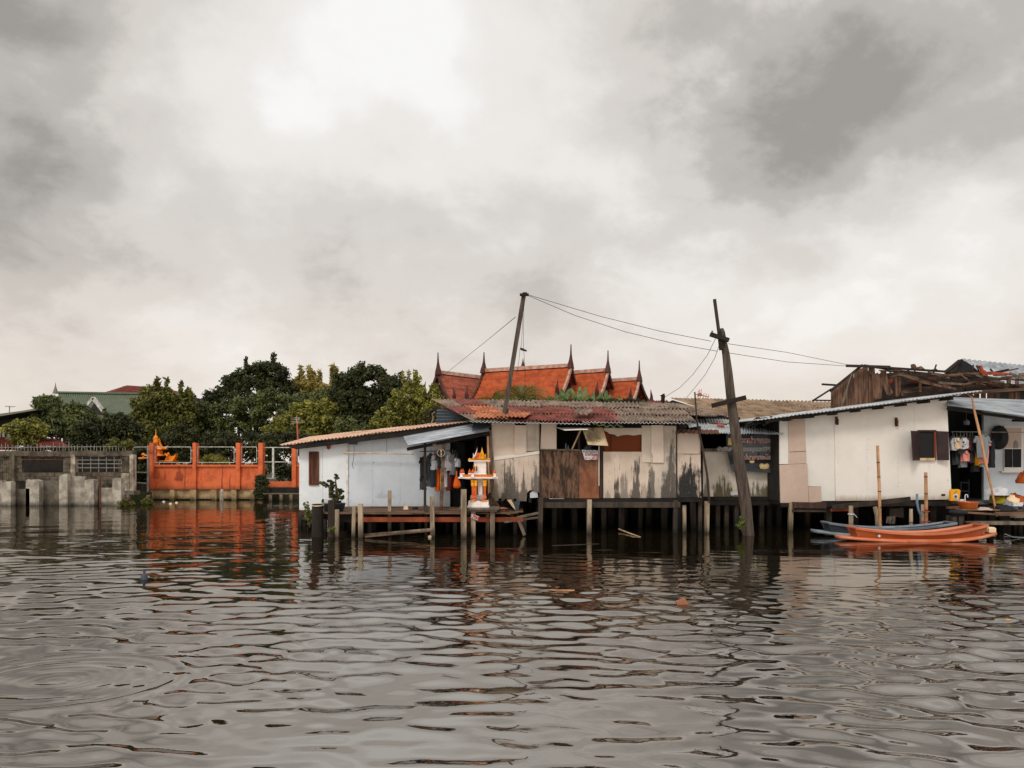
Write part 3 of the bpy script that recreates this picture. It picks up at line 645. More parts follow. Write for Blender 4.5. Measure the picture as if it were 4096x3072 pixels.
garment('shirt', 'grey T-shirt with white edge left of the orange bag', 1802, 1816, 1816, 1900, YC-.2, 'grey_cloth', G1)
garment('shirt', 'dark charcoal T-shirt above the orange bag', 1812, 1826, 1818, 1908, YC-.1, 'charcoal_cloth', G1)
garment('shirt', 'white shirt at the right end of the awning rail', 1822, 1832, 1832, 1868, YC-.2, 'white_cloth', G1)
c = P(1827, 1955, 20.9)
o = MB().lathe(c, [(.03, 0), (.10, .03), (.115, .10), (.09, .2), (.05, .28), (.025, .36), (.012, .5)], 12, .7); o.v = [(x+.012*math.sin(z*60), y+.02*math.sin(x*80), z) for x, y, z in o.v]
o = o.build('plastic_bag', 'orange_cloth', None, True); tag(o, 'shiny orange plastic bag hanging at the right end of the clothes', 'bag')
o = T('round_sign', 'small round black plaque with pale marks on the awning post', 'sign', P(1764, 1828, 20.35))
MB().tube([P(1764, 1811, 20.4), P(1764, 1811, 20.36)], .118, 20).build('plate', 'black_cloth', o)
mb = MB()
for i in range(24):
    a, b = i/24*6.283, (i+1)/24*6.283; cc = P(1764, 1811, 20.35); mb.bar(cc+Vector((.10*math.cos(a), 0, .10*math.sin(a))), cc+Vector((.10*math.cos(b), 0, .10*math.sin(b))), .008)
for a, b in (((1761, 1803), (1767, 1801)), ((1762, 1807), (1768, 1808)), ((1764, 1812), (1767, 1818)), ((1765, 1818), (1763, 1822))): mb.bar(P(*a, 20.35), P(*b, 20.35), .018)
mb.build('lettering', 'cream_cloth', o)

# ================================================================ boardwalk
bw = T('boardwalk', 'low weathered plank boardwalk on posts in front of the white house', 'boardwalk', (xof(1700, 20.5), 20.5, 0))
mb = MB(); z = .58
yy = 19.25
while yy < 22:
    w = random.uniform(.13, .2); x = -5.1+random.uniform(-.2, .1)*(yy < 21); xe = random.choice([.0, .2, .3]) if yy > 20 else random.uniform(-.1, .35)
    while x < xe:
        l = random.uniform(1.4, 3.2); x2 = min(x+l, xe); dz = random.uniform(-.015, .02)
        mb.bar((x, yy+w/2, z+dz), (x2, yy+w/2+random.uniform(-.03, .03), z+random.uniform(-.015, .025)), w*.93, .035); x = x2+.02
    yy += w
mb.build('planking', 'old_plank', bw)
mb = MB().bar((-5.0, 19.5, .5), (-5.0, 22, .5), .1, .12)
for x in (-3.6, -2.4, -1.2, 0): mb.bar((x, 19.5, .49), (x, 22, .49), .08, .12)
mb.build('joist', 'dark_timber', bw)
MB().bar(P(1411, 2078, 19.3), P(2092, 2078, 19.3), .06, .12).build('edge_beam', 'orange_beam', bw)
mb = MB().bar(P(1282, 2062, 19.5), P(1420, 2080, 19.5), .06, .16); mb.build('edge_beam', 'dark_timber', bw)
# loose pieces on the deck
for (x0, x1, y, a, m) in ((1590, 1770, 2050, .0, 'old_plank'), (1560, 1700, 2062, .1, 'grey_timber'), (1820, 1985, 2062, -.1, 'old_plank'), (1940, 2085, 2054, .1, 'grey_timber'), (1880, 2010, 2046, .05, 'brown_board')):
    Yq = 20.5 if y < 2060 else 19.7; MB().bar(P(x0, y, Yq)+Vector((0, 0, .05)), P(x1, y-2, Yq+a)+Vector((0, 0, .06)), .14, .04).build('loose_board', m, bw)
for (px, w, t, Yp, m) in ((1327, 24, 2001, 19.2, 'dark_timber'), (1349, 15, 2038, 19.0, 'stilt_wood'), (1417, 14, 2025, 19.1, 'stilt_wood'), (1442, 18, 2016, 18.9, 'stilt_wood'), (1558, 13, 1962, 20.0, 'stilt_wood'), (1728, 17, 1986, 19.05, 'stilt_wood'), (1703, 12, 2020, 19.6, 'dark_stilt')):
    stilt(MB(), px, w, t, Yp, lean=random.uniform(-.04, .04)).build('post', m, bw)
MB().tube([P(1270, 2150, 19.2)-Vector((0, 0, .4)), P(1271, 2080, 19.2), P(1271, 2016, 19.2)], [.15, .145, .14], 14, jit=.03).build('mooring_post', 'black_timber', bw)
MB().tube([P(1271, 2020, 19.2)+Vector((.15*math.cos(a), .15*math.sin(a), .02*math.sin(a))) for a in [i*.628 for i in range(11)]], .016, 6).build('rope', 'bamboo_pale', bw)
for px, Yp in ((1300, 20.5), (1400, 20.8), (1500, 20.4), (1600, 20.6), (1680, 20.4), (1790, 20.6), (1880, 20.5), (2000, 20.4), (2060, 19.8), (1480, 19.6), (1610, 19.6), (1820, 19.7)): stilt(MB(), px, 15, 2076, Yp).build('stilt', 'dark_stilt', bw)
MB().bar(P(1451, 2141, 18.95), P(1731, 2117, 18.95), .05, .06).build('brace_plank', 'stilt_wood', bw); MB().bar(P(1460, 2147, 18.8), P(1725, 2123, 18.85), .05, .035).build('brace_plank', 'old_plank', bw)
mb = MB().bar(P(2070, 2070, 19.3), P(2150, 2052, 19.6), .1, .05); mb.bar(P(2075, 2082, 19.3), P(2098, 2140, 19.3), .12, .08); mb.bar(P(2020, 2088, 19.2), P(2150, 2070, 19.8), .1, .04); mb.build('loose_boards', 'grey_timber', bw)
# deck clutter
o = MB().sqlathe(P(1624, 2040, 20.6), [(.06, 0), (.07, .02), (.05, .1), (.055, .12)], .8); tag(o.build('tin_can', 'cream_cloth'), 'pale tin can on the boardwalk by the blue wall', 'can')
o = MB().tube([P(1650, 2036, 20.7), P(1660, 2032, 20.7), P(1672, 2034, 20.7)], [.04, .05, .035], 8, jit=.2); tag(o.build('dark_rag', 'black_cloth', None, True), 'black rag on the boardwalk right of the tin can', 'rag')

# ---- plant pots
M('leaf_green', (66, 78, 40), tint=(124, 130, 62), fine=.2, bump=0, rough=.55, transl=.25)
M('leaf_dark', (38, 52, 26), tint=(86, 98, 44), fine=.2, bump=0, rough=.55, transl=.2)
M('bark', (110, 92, 72), (80, 66, 52), scale=6, fine=.3, bump=.4)
M('pot_glaze', (34, 44, 50), fine=.1, rough=.35, bump=0, spec=.6)
def leaves(name, mat, parent, centres, n, spread, size, long=1.0, up=.3, tintf=None, droop=0):
    """leaf-sized faces scattered about the given points"""
    c = np.array([tuple(p) for p in centres]); N = n*len(c)
    if N == 0: return None
    ci = np.repeat(c, n, 0); d = RNG.normal(size=(N, 3)); d /= np.linalg.norm(d, axis=1)[:, None]
    rr = RNG.uniform(0, 1, (N, 1))**.5*spread; p = ci+d*rr*np.array([1, 1, .8])
    nrm = d*.6+RNG.normal(size=(N, 3))*.5+np.array([0, -.1, up]); nrm /= np.linalg.norm(nrm, axis=1)[:, None]
    a = np.cross(nrm, RNG.normal(size=(N, 3))); a[:, 2] -= droop; a /= np.linalg.norm(a, axis=1)[:, None]
    b = np.cross(nrm, a); b /= np.linalg.norm(b, axis=1)[:, None]
    s = size*RNG.uniform(.6, 1.3, (N, 1)); L = a*s*long; W = b*s*.45
    v = np.stack([p-L*.5, p+W-L*.05, p+L*.5, p-W-L*.05], 1).reshape(-1, 3)
    off = np.array(root_loc(parent)) if parent else 0
    me = bpy.data.meshes.new(name); me.vertices.add(4*N); me.vertices.foreach_set('co', (v-off).astype(np.float32).ravel())
    me.loops.add(4*N); me.loops.foreach_set('vertex_index', np.arange(4*N, dtype=np.int32)); me.polygons.add(N); me.polygons.foreach_set('loop_start', np.arange(0, 4*N, 4, dtype=np.int32)); me.update(calc_edges=True)
    at = me.attributes.new('tint', 'FLOAT', 'POINT'); ct = RNG.uniform(0, 1, len(c)) if tintf is None else np.array([tintf(q) for q in c])
    tv = np.repeat(np.clip(np.repeat(ct, n)*.7+RNG.uniform(-.15, .35, N), 0, 1), 4).astype(np.float32); at.data.foreach_set('value', tv)
    me.materials.append(MATS[mat]); o = bpy.data.objects.new(name, me); COL.objects.link(o); o.parent = parent; return o
pb = T('potted_shrub', 'gnarled desert-rose shrub in a big dark glazed bowl on the boardwalk corner', 'potted plant', P(1335, 2062, 19.8))
c = P(1335, 2062, 19.8)
MB().lathe(c, [(.14, 0), (.17, .02), (.26, .15), (.305, .31), (.315, .325), (.30, .33), (.27, .29)], 28).build('bowl', 'pot_glaze', pb, True)
MB().lathe(P(1312, 2012, 19.75), [(.10, -.02), (.12, .04), (.12, .1), (.13, .12), (.10, .125)], 16, .8).build('inner_pot', 'white_cloth', pb, True)
MB().lathe(c+Vector((0, 0, .29)), [(.27, 0), (.1, .04)], 14).build('soil', 'soil', pb)
st = [[(1322, 2010), (1320, 1980), (1318, 1950), (1300, 1935), (1288, 1930)], [(1335, 2012), (1330, 1975), (1328, 1940), (1322, 1920)], [(1340, 2012), (1348, 1980), (1345, 1950), (1342, 1925), (1346, 1905)], [(1345, 2012), (1355, 1985), (1366, 1965)]]
mb = MB()
for s_ in st: mb.tube([P(x, y, 19.8+.03*i) for i, (x, y) in enumerate(s_)], [.05, .035, .03, .022, .015][:len(s_)], 7, jit=.15)
mb.build('stem', 'bark', pb, True)
cs = []
for (x, y, r, k) in ((1348, 1905, 10, 7), (1325, 1932, 13, 9), (1326, 1950, 12, 7), (1288, 1930, 8, 5), (1300, 1940, 8, 4), (1325, 1975, 10, 5), (1362, 1965, 13, 9), (1352, 1982, 14, 9), (1340, 1995, 12, 7), (1366, 1990, 8, 4), (1300, 2005, 7, 3), (1355, 2005, 8, 4), (1335, 1960, 10, 5)):
    for _ in range(k): cs.append(P(x+random.uniform(-r, r), y+random.uniform(-r, r)*.8, 19.8+random.uniform(-.12, .12)))
leaves('foliage', 'leaf_dark', pb, cs, 9, .035, .06, 1.5, up=.8)
def weed(name, label, px, py, Y, w, h, n, mat='leaf_green', cat='plant', size=.05, k=6):
    o = T(name, label, cat, P(px, py, Y)); mb = MB(); cs = []
    for i in range(n):
        a = random.uniform(-w, w); t = random.uniform(.4, 1)*h; pts = [P(px+a*.3*q+a*.7*q*q, py-t*q, Y+random.uniform(-.02, .02)) for q in (0, .35, .7, 1)]
        mb.tube(pts, .006, 4); cs += [pts[1].lerp(pts[2], random.random()), pts[2], pts[2].lerp(pts[3], .5), pts[3]]
    mb.build('stem', 'bark', o); leaves('foliage', mat, o, cs, k, .05, size, 1.8); return o
weed('leafy_weed', 'leafy green weed climbing beside the dark mooring post', 1238, 2110, 19.6, 26, 105, 16)
weed('leafy_weed', 'small green weed in the water under the boardwalk corner', 1330, 2130, 19.0, 12, 22, 7)
M('clay', (150, 100, 76), fine=.2)
o = MB().lathe(P(2004, 2048, 19.9), [(.10, 0), (.13, .03), (.11, .07), (.19, .09), (.195, .1), (.08, .125), (.05, .13)], 18); tag(o.build('straw_hat', 'clay', None, True), 'brown straw hat lying on the boardwalk right of the shrine table', 'hat')
# ---- broom and leaning poles
br = T('broom', 'straw broom standing bristles down behind the shrine', 'broom', P(1975, 2025, 19.9))
MB().tube([P(1952, 1830, 20.2), P(1960, 1985, 20.0)], .02, 7).build('handle', 'bamboo', br)
mb = MB()
for i in range(46):
    u = random.uniform(-1, 1); v_ = random.uniform(-1, 1); mb.bar(P(1962+u*6, 1980+abs(u)*2, 20+v_*.04), P(1975+u*23, 2024-abs(u)*4+u*3, 20+v_*.1), .014)
mb.build('bristles', 'old_plank', br); MB().lathe(P(1960, 1994, 20), [(.06, 0), (.075, .02), (.05, .1), (.025, .16)], 10).build('binding', 'black_cloth', br)
G2 = 'poles leaning in the corner beside the shrine'
for (a, b, m, l) in (((1958, 2040), (1952, 1745), 'bamboo', 'tan bamboo pole leaning in the corner, nearest the shrine'), ((1978, 2040), (1962, 1720), 'grey_timber', 'grey pole leaning in the corner against the beige wall edge'), ((1969, 2035), (1957, 1755), 'old_plank', 'brown timber pole leaning between two others in the corner')):
    tag(MB().tube([P(*a, 20.35), P(*b, 20.45)], .032, 7).build('leaning_pole', m), l, 'pole', G2)

# ================================================================ shrine table and spirit house
YS = 19.3
tb = T('shrine_table', 'grey timber table on posts in the water carrying the spirit house', 'table', (xof(1917, YS), YS, 0))
MB().box((xof(1837, YS), YS-.3, zof(2036, YS)), (xof(1997, YS), YS+.75, zof(2029, YS))).build('tabletop', 'grey_timber', tb)
MB().box((xof(1842, YS), YS-.24, zof(2044, YS)), (xof(1990, YS), YS-.16, zof(2036.5, YS))).build('apron', 'grey_timber', tb)
for (px, w, t, Yp, m) in ((1855, 22, 1957, YS-.36, 'stilt_wood'), (1873, 14, 2037, YS+.5, 'dark_stilt'), (1893, 18, 2037, YS-.1, 'stilt_wood'), (1950, 14, 2037, YS+.4, 'stilt_wood'), (1970, 18, 2037, YS-.1, 'stilt_wood')):
    stilt(MB(), px, w, t, Yp).build('leg', m, tb)
ps = T('price_sign', 'small tilted white card with red figures nailed to the shrine table leg', 'sign', P(1898, 2065, YS-.2))
MB().poly([(1887, 2056), (1917, 2066), (1911, 2082), (1882, 2070)], YS-.24, .008).build('card', 'white_cloth', ps)
M('red_ink', (176, 40, 30), fine=.1); M('black_ink', (28, 28, 34), fine=.1)
text('-700', .115, 'red_ink', ps, P(1899, 2069, YS-.25), rot=(90, 18, 0), offset=.003)
M('shrine_white', (240, 234, 228), (228, 216, 206), scale=6, fine=.04, bump=.03, rough=.5); M('shrine_orange', (218, 98, 26), (190, 76, 18), scale=10, fine=.12, rough=.5)
M('shrine_gold', (236, 170, 34), (206, 130, 20), scale=10, fine=.12, rough=.4); M('grey_film', (118, 120, 128), (160, 148, 146), scale=9, fine=.1, rough=.4)
sp = T('spirit_house', 'white orange and gold Thai spirit house with twin spires on the table', 'shrine', P(1915, 2028, YS+.15))
YB = YS+.15; u = 1/F*YB
def S(px, py, dy=0): p = P(px, py, YB); p.y += dy; return p
MB().sqlathe(S(1915, 2028), [(60*u*.72, 0), (60*u*.72, 6*u), (56*u*.72, 7*u), (54*u*.72, 25*u), (50*u*.72, 26*u)], 1).build('plinth', 'shrine_white', sp)
MB().sqlathe(S(1912, 2003), [(27*u, 0), (28*u, 6*u), (30*u, 8*u), (28*u, 20*u), (26*u, 24*u)], 1).build('plastic_wrap', 'grey_film', sp)
for sx in (-1, 1): MB().sqlathe(S(1914+sx*17, 2003, -.22), [(9*u, 0), (10*u, 3*u), (6*u, 9*u)], .7).build('lotus_pad', 'shrine_orange', sp)
for (x, dy, m) in ((1893, -.16, 'shrine_orange'), (1903, -.16, 'shrine_orange'), (1940, -.16, 'shrine_orange'), (1893, .14, 'shrine_white'), (1938, .14, 'shrine_white')):
    w = 5.5*u if m == 'shrine_orange' else 6*u
    MB().sqlathe(S(x, 1992, dy), [(w*1.25, 0), (w, 5*u), (w*.85, 10*u), (w*.85, 52*u), (w*1.1, 58*u), (w*1.3, 70*u), (w*1.5, 75*u)], 1).build('column', m, sp)
    if m == 'shrine_orange': MB().sqlathe(S(x, 1944, dy-.01), [(w*1.15, 0), (w*1.35, 8*u), (w*1.2, 12*u), (w*1.45, 18*u), (w*1.4, 26*u)], 1).build('capital', 'shrine_gold', sp)
MB().sqlathe(S(1921, 1992, 0), [(10*u, 0), (9*u, 6*u), (9*u, 70*u), (13*u, 76*u)], 1).build('column', 'shrine_white', sp)
MB().sqlathe(S(1914, 1918, 0), [(34*u, 0), (56*u, 3*u), (78*u, 5*u), (78*u, 10*u), (72*u, 11*u)], .55).build('platform', 'shrine_white', sp)
for x, dy in ((1848, -.26), (1893, -.26), (1980, -.26), (1877, .22), (1850, .22)):
    MB().sqlathe(S(x, 1908, dy), [(7*u, 0), (7*u, 2*u), (5*u, 3*u), (5*u, 12*u), (6.5*u, 13*u), (6.5*u, 15*u)], 1).build('corner_post', 'shrine_white', sp)
    MB().lathe(S(x, 1893, dy), [(4*u, 0), (6.5*u, 3*u), (5.5*u, 8*u), (3*u, 12*u), (.6*u, 18*u)], 10).build('lotus_finial', 'shrine_orange', sp)
for a, b in ((1852, 1888), (1897, 1977)):
    mb = MB().box(tuple(S(a, 1897, -.27)), tuple(S(b, 1899, -.24))); mb.box(tuple(S(a, 1906, -.27)), tuple(S(b, 1908, -.24)))
    for i in range(int((b-a)/5)): mb.box(tuple(S(a+2+i*5, 1899, -.265)), tuple(S(a+4+i*5, 1906, -.245)))
    mb.build('balustrade', 'shrine_orange', sp)
MB().box(tuple(S(1852, 1899.5, -.262)), tuple(S(1975, 1905.5, -.25))).build('gold_panel', 'shrine_gold', sp)
MB().sqlathe(S(1918, 1838.5, 0), [(42*u, 0), (42.5*u, 1.5*u), (36*u, 3.5*u)], .7).build('eave_trim', 'shrine_gold', sp)
for x in (1893, 1940): MB().sqlathe(S(x, 2004, -.24), [(10*u, 0), (10*u, 6*u)], .5).build('lotus_base', 'shrine_gold', sp)
MB().sqlathe(S(1921, 1908, 0), [(33*u, 0), (32*u, 2*u), (30*u, 3*u), (29*u, 6*u), (27*u, 7*u), (26*u, 12*u), (24*u, 14*u), (24*u, 60*u), (25*u, 62*u)], .8).build('chamber', 'shrine_white', sp)
for x in (1896, 1906):
    MB().poly([(x-2.5, 1884), (x+2.5, 1884), (x+2.5, 1864), (x, 1858), (x-2.5, 1864)], YB-.18 if x > 1900 else YB-.17, .05).build('niche', 'shrine_gold', sp)
    MB().poly([(x-1.4, 1884), (x+1.4, 1884), (x+1.4, 1866), (x-1.4, 1866)], YB-.2 if x > 1900 else YB-.19, .03).build('niche_opening', 'dark_timber', sp)
MB().sqlathe(S(1918, 1846, 0), [(42*u, 0), (43*u, 2*u), (42*u, 4*u)], .7).build('eave_slab', 'shrine_white', sp)
MB().sqlathe(S(1918, 1842, 0), [(41*u, 0), (30*u, 5*u), (24*u, 7*u)], .7).build('lower_roof', 'shrine_orange', sp)
for x in (1880, 1956): MB().sqlathe(S(x, 1841, -.15), [(6*u, 0), (6.5*u, 3*u), (3*u, 6*u), (1*u, 9*u)], 1).build('corner_finial', 'shrine_gold', sp)
MB().prism([S(1895, 1834, -.12), S(1926, 1834, -.14), S(1924, 1811, 0), S(1907, 1811, 0)], (0, .2, 0)).build('roof', 'shrine_orange', sp)
MB().prism([S(1916, 1834, -.16), S(1942, 1834, -.16), S(1930, 1808, -.16)], (0, .2, 0)).build('gable', 'shrine_gold', sp)
for (pts, m) in (([(1895, 1834), (1900, 1830), (1909, 1806), (1911, 1789), (1906, 1806), (1897, 1824)], 'shrine_white'), ([(1914, 1836), (1919, 1834), (1929, 1810), (1929, 1789), (1925, 1808)], 'shrine_gold'), ([(1945, 1836), (1940, 1834), (1929, 1810), (1929, 1789), (1933, 1806)], 'shrine_gold'),
                 ([(1892, 1834), (1899, 1833), (1898, 1822), (1893, 1812), (1894, 1823)], 'shrine_white'), ([(1939, 1834), (1946, 1834), (1945, 1824), (1945, 1814), (1940, 1822)], 'shrine_gold')):
    MB().prism([S(a, b, -.18) for a, b in pts], (0, .04, 0)).build('spire', m, sp)
# ================================================================ patched stilt house in the middle
M('beige_panel', (212, 193, 176), (186, 170, 154), scale=1.0, fine=.09, bump=.06, rough=.75,
  stains=[(2005, 2075, 1830, 2003, 20.5, .8), (2078, 2112, 1900, 2003, 20.5, .75), (2120, 2158, 1850, 2003, 20.5, .7), (1975, 2000, 1930, 2003, 20.5, .5),
          (2455, 2482, 1890, 1993, 20.5, .9), (2478, 2520, 1860, 1993, 20.5, .55), (2525, 2562, 1800, 1993, 20.5, .8), (2590, 2625, 1840, 1993, 20.5, .85), (2640, 2705, 1830, 1993, 20.5, .8), (2662, 2700, 1700, 1830, 20.5, .45),
          (2708, 2806, 1828, 1993, 20.5, 1.0), (2560, 2592, 1930, 1993, 20.5, .4), (2420, 2440, 1960, 1993, 20.5, .4), (2590, 2612, 1720, 1852, 20.5, .35), (2735, 2800, 1790, 1816, 20.5, .5)], scol=(38, 38, 37))
bp_ = [(2005, 2075, 1830, 2003, 20.5, .8), (2120, 2158, 1850, 2003, 20.5, .7), (2590, 2625, 1840, 1993, 20.5, .7), (2662, 2705, 1700, 1993, 20.5, .75), (2640, 2700, 1860, 1993, 20.5, .8), (2104, 2158, 1690, 1806, 20.5, .15)]
M('beige_panel_two', (202, 188, 172), (176, 164, 150), scale=1.3, fine=.1, bump=.06, rough=.75, stains=bp_, scol=(44, 43, 40))
M('beige_panel_three', (218, 200, 184), (204, 186, 170), scale=1, fine=.06, bump=.06, rough=.75, stains=bp_, scol=(44, 43, 40))
M('flap_panel', (206, 182, 150), (150, 132, 98), scale=5, stretch=(1, 1, .4), fine=.2, thr=.58, stains=[(2345, 2400, 1700, 1760, 20.3, .6)], scol=(80, 72, 50))
M('pale_strip', (222, 214, 202), fine=.06)
M('bark_board', (112, 84, 66), (52, 38, 30), scale=9, stretch=(1.5, 1, .35), fine=.4, bump=.5, soft=.12)
M('rust_board', (136, 92, 68), (88, 60, 46), scale=5, stretch=(1, 1, .5), fine=.35, bump=.3, stains=[(2320, 2397, 1840, 1992, 20.5, .35)], scol=(146, 84, 52))
M('orange_board', (122, 58, 24), (108, 50, 22), scale=1, fine=.06, bump=.03)
M('rust_red_sheet', (148, 82, 70), (104, 60, 52), scale=3, fine=.35, stretch=(1, .4, 1)); M('grey_sheet', (154, 134, 118), (104, 88, 76), scale=3, fine=.35, stretch=(1, .4, 1)); M('rust_orange_sheet', (206, 132, 88), (150, 84, 60), scale=3, fine=.3)
M('tan_sheet', (160, 136, 112), (118, 98, 78), scale=2.5, fine=.35, stretch=(1, .4, 1))
M('moss_wall', (226, 216, 202), (206, 196, 180), scale=1.5, fine=.06, stains=[(2810, 2840, 1920, 2005, 22, .7), (2850, 2935, 1895, 2005, 22, .9), (2985, 3070, 1930, 2005, 22, .85), (3060, 3140, 1905, 2005, 22, .9), (2800, 3140, 1960, 2010, 22, .6)], scol=(86, 78, 54))
M('pvc', (216, 206, 196), fine=.05, rough=.4)
Y = 20.5
mh = T('patched_house', 'long beige stilt house patched with stained panels under a rusty corrugated roof', 'house', (xof(2380, Y), Y, 0))
def panel(pts, m='beige_panel', dy=0.0, t=.035, name='wall_panel', label=None): return MB().poly(pts, Y+dy, t).build(name, m, mh, label=label)
panel([(1967, 1832), (2060, 1819), (2060, 1692), (1967, 1692)]); panel([(2058, 1818), (2106, 1811), (2106, 1701), (2058, 1701)], 'beige_panel_three', dy=-.04); panel([(2104, 1806), (2158, 1802), (2158, 1685), (2104, 1685)], 'beige_panel_two', dy=.01)
panel([(1970, 1990), (1978, 2003), (2012, 2005), (2022, 1994), (2040, 2003), (2106, 2005), (2108, 1972), (2118, 1962), (2132, 1960), (2158, 1972), (2158, 1810), (1974, 1842)])
panel([(1974, 1842), (2158, 1815), (2158, 1803), (1974, 1828)], 'pale_strip', -.02, .02, 'cover_strip')
panel([(2120, 1992), (2152, 1990), (2150, 1962), (2132, 1962), (2120, 1972)], 'white_cloth', .06, .02, 'patch_sheet')
panel([(2161, 1797), (2226, 1798), (2226, 1690), (2166, 1690)], 'beige_panel_three'); 
panel([(2160, 1993), (2214, 1993), (2214, 1799), (2160, 1799)], 'bark_board', -.01); panel([(2214.5, 1970), (2218, 1986), (2225, 1993), (2316, 1993), (2316, 1800), (2214.5, 1800)], 'bark_board'); panel([(2317, 1993), (2397, 1993), (2397, 1806), (2317, 1800)], 'rust_board', -.02)
panel([(2160, 1800), (2320, 1803), (2320, 1798), (2160, 1795)], 'grey_timber', -.06, .06, 'sill')
panel([(2414, 1992), (2604, 1992), (2604, 1852), (2582, 1852), (2582, 1818), (2572, 1807), (2413, 1807)]); panel([(2567, 1850), (2604, 1850), (2604, 1702), (2567, 1702)], 'beige_panel_two', dy=-.02); panel([(2605, 1851), (2655, 1851), (2654, 1700), (2605, 1701)], 'beige_panel_three', dy=-.045)
panel([(2604, 1992), (2708, 1991), (2705, 1703), (2655, 1703), (2655, 1852), (2604, 1852)], 'beige_panel_two'); panel([(2709, 1814), (2796, 1815), (2794, 1728), (2709, 1727)], 'beige_panel_three'); panel([(2708, 1991), (2806, 1990), (2800, 1745), (2796, 1742), (2796, 1815.5), (2708, 1814.5)], dy=.015)
panel([(2415, 1808), (2570, 1808), (2570, 1712), (2415, 1712)], 'orange_board', .08, .03, 'infill_board')
panel([(2442, 1808), (2445, 1808), (2445, 1722), (2442, 1722)], 'dark_timber', .05, .02, 'joint_strip')
panel([(2415, 1712), (2568, 1712), (2568, 1738), (2556, 1738), (2545, 1741), (2530, 1742), (2510, 1739), (2488, 1741), (2470, 1746), (2458, 1738), (2438, 1735), (2430, 1728), (2415, 1722)], 'beige_panel', 0, .03, 'torn_panel')
panel([(2412, 1992), (2400, 1992), (2398, 1785), (2412, 1785)], 'dark_timber', -.02, .08, 'wall_stud'); panel([(2312, 1800), (2320, 1800), (2320, 1708), (2312, 1708)], 'dark_timber', .02, .08, 'wall_stud'); panel([(2402, 1800), (2412, 1800), (2412, 1708), (2402, 1708)], 'dark_timber', .03, .08, 'wall_stud')
panel([(1967, 1695), (2720, 1712), (2720, 1700), (1967, 1683)], 'black_timber', .06, .08, 'wall_plate')
for x in (2160, 2708): panel([(x-2.5, 1992), (x+1.5, 1992), (x+.5, 1690 if x < 2300 else 1720), (x-2.5, 1690 if x < 2300 else 1720)], 'dark_timber', -.04, .04, 'joint_strip')
# flaps
MB().prism([P(2229, 1709, 20.4), P(2325, 1709, 20.4), P(2352, 1716, 19.75), P(2258, 1719, 19.75)], (0, 0, -.02)).build('raised_shutter', 'pale_strip', mh)
MB().prism([P(2327, 1711, 20.42), P(2411, 1710, 20.42), P(2433, 1783, 20.0), P(2352, 1779, 20.0)], (0, .02, -.004)).build('raised_shutter', 'flap_panel', mh)
MB().bar(P(2288, 1797, 20.42), P(2322, 1722, 20.0), .03).build('prop_stick', 'bamboo_pale', mh)
MB().tube([P(2396, 1943, 20.42), P(2396, 1784, 20.42)], .013, 8).build('drain_pipe', 'pvc', mh)
# closed box behind
MB().box((xof(1967, Y), Y+.15, .94), (xof(2806, Y), 25.2, 1.0)).build('floor', 'dark_timber', mh)
MB().box((xof(1967, Y), Y+.04, .94), (xof(1967, Y)+.06, 25, 3.0)).build('side_wall', 'dark_timber', mh); MB().box((xof(2806, Y)-.06, Y+.06, .94), (xof(2806, Y), 25, 2.9)).build('side_wall', 'dark_wall', mh)
MB().box((xof(1967, 25), 25, -.8), (xof(2806, 25), 25.1, 3.6)).build('rear_wall', 'dark_wall', mh)  # extended into the water, standing in for shade under the house
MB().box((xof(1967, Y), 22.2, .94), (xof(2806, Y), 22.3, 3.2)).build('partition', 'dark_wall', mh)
for q in ((2263, 1772), (2273, 1782)): MB().tube([P(q[0], 1797, 20.8), P(q[0], q[1], 20.8)], [.03, .012], 8).build('bottle', 'grey_cloth', mh)
MB().poly([(2336, 1797), (2364, 1797), (2366, 1783), (2350, 1781), (2338, 1789)], 20.7, .2).build('shelf_item', 'slate_cloth', mh)
# roof
FA, FB = P(1905, 1683, 19.9), P(2765, 1686, 19.9); RA, RB = P(1735, 1603, 25.4), P(2700, 1622, 25.4)
def pick(u, w):
    if u < .12: return random.choice([1, 0, 1, 2])
    if w < .3: return 0 if u < .66 else 1
    if w < .6: return 0 if .2 < u < .62 and random.random() < .8 else 1
    return 1
MB().sheets(FA, FB, RA, RB, 12, 3, 7, pick, amp=.03, jit=.28, lift=.02).build('roof', ['rust_red_sheet', 'grey_sheet', 'rust_orange_sheet'], mh)
mb = MB(); mb.corr(P(1880, 1683, 19.75)+Vector((0, 0, -.02)), P(2360, 1691, 19.75)+Vector((0, 0, -.03)), P(1880, 1677, 20.4)-Vector((0, 0, .05)), P(2360, 1685, 20.4)-Vector((0, 0, .05)), 30, .015, 1, 5); mb.build('eave_sheet', 'pale_zinc', mh)
mb = MB(); mb.corr(P(2330, 1688, 19.7), P(2770, 1692, 19.7), P(2330, 1683, 20.4)-Vector((0, 0, .05)), P(2770, 1686, 20.4)-Vector((0, 0, .05)), 28, .018, 1, 5, jag=.05); mb.build('eave_sheet', 'pale_zinc', mh)
mb = MB()
for (A, B, C, D, n) in (((1890, 1672), (2030, 1676), (1905, 1655), (2060, 1658), 8), ((1985, 1668), (2100, 1672), (2000, 1652), (2130, 1656), 7)): mb.corr(P(*A, 19.85)+Vector((0, 0, .03)), P(*B, 19.85)+Vector((0, 0, .03)), P(*C, 21)+Vector((0, 0, .05)), P(*D, 21)+Vector((0, 0, .05)), n, .02, 1, 5)
mb.build('loose_sheet', 'rust_orange_sheet', mh)
mb = MB(); mb.corr(P(2375, 1699, 20.0), P(2492, 1706, 20.0), P(2372, 1690, 20.45), P(2486, 1694, 20.45), 4, .03, 1, 8, jag=.2); M('green_plastic', (176, 180, 132), fine=.2, rough=.4); mb.build('plastic_sheet', 'green_plastic', mh)
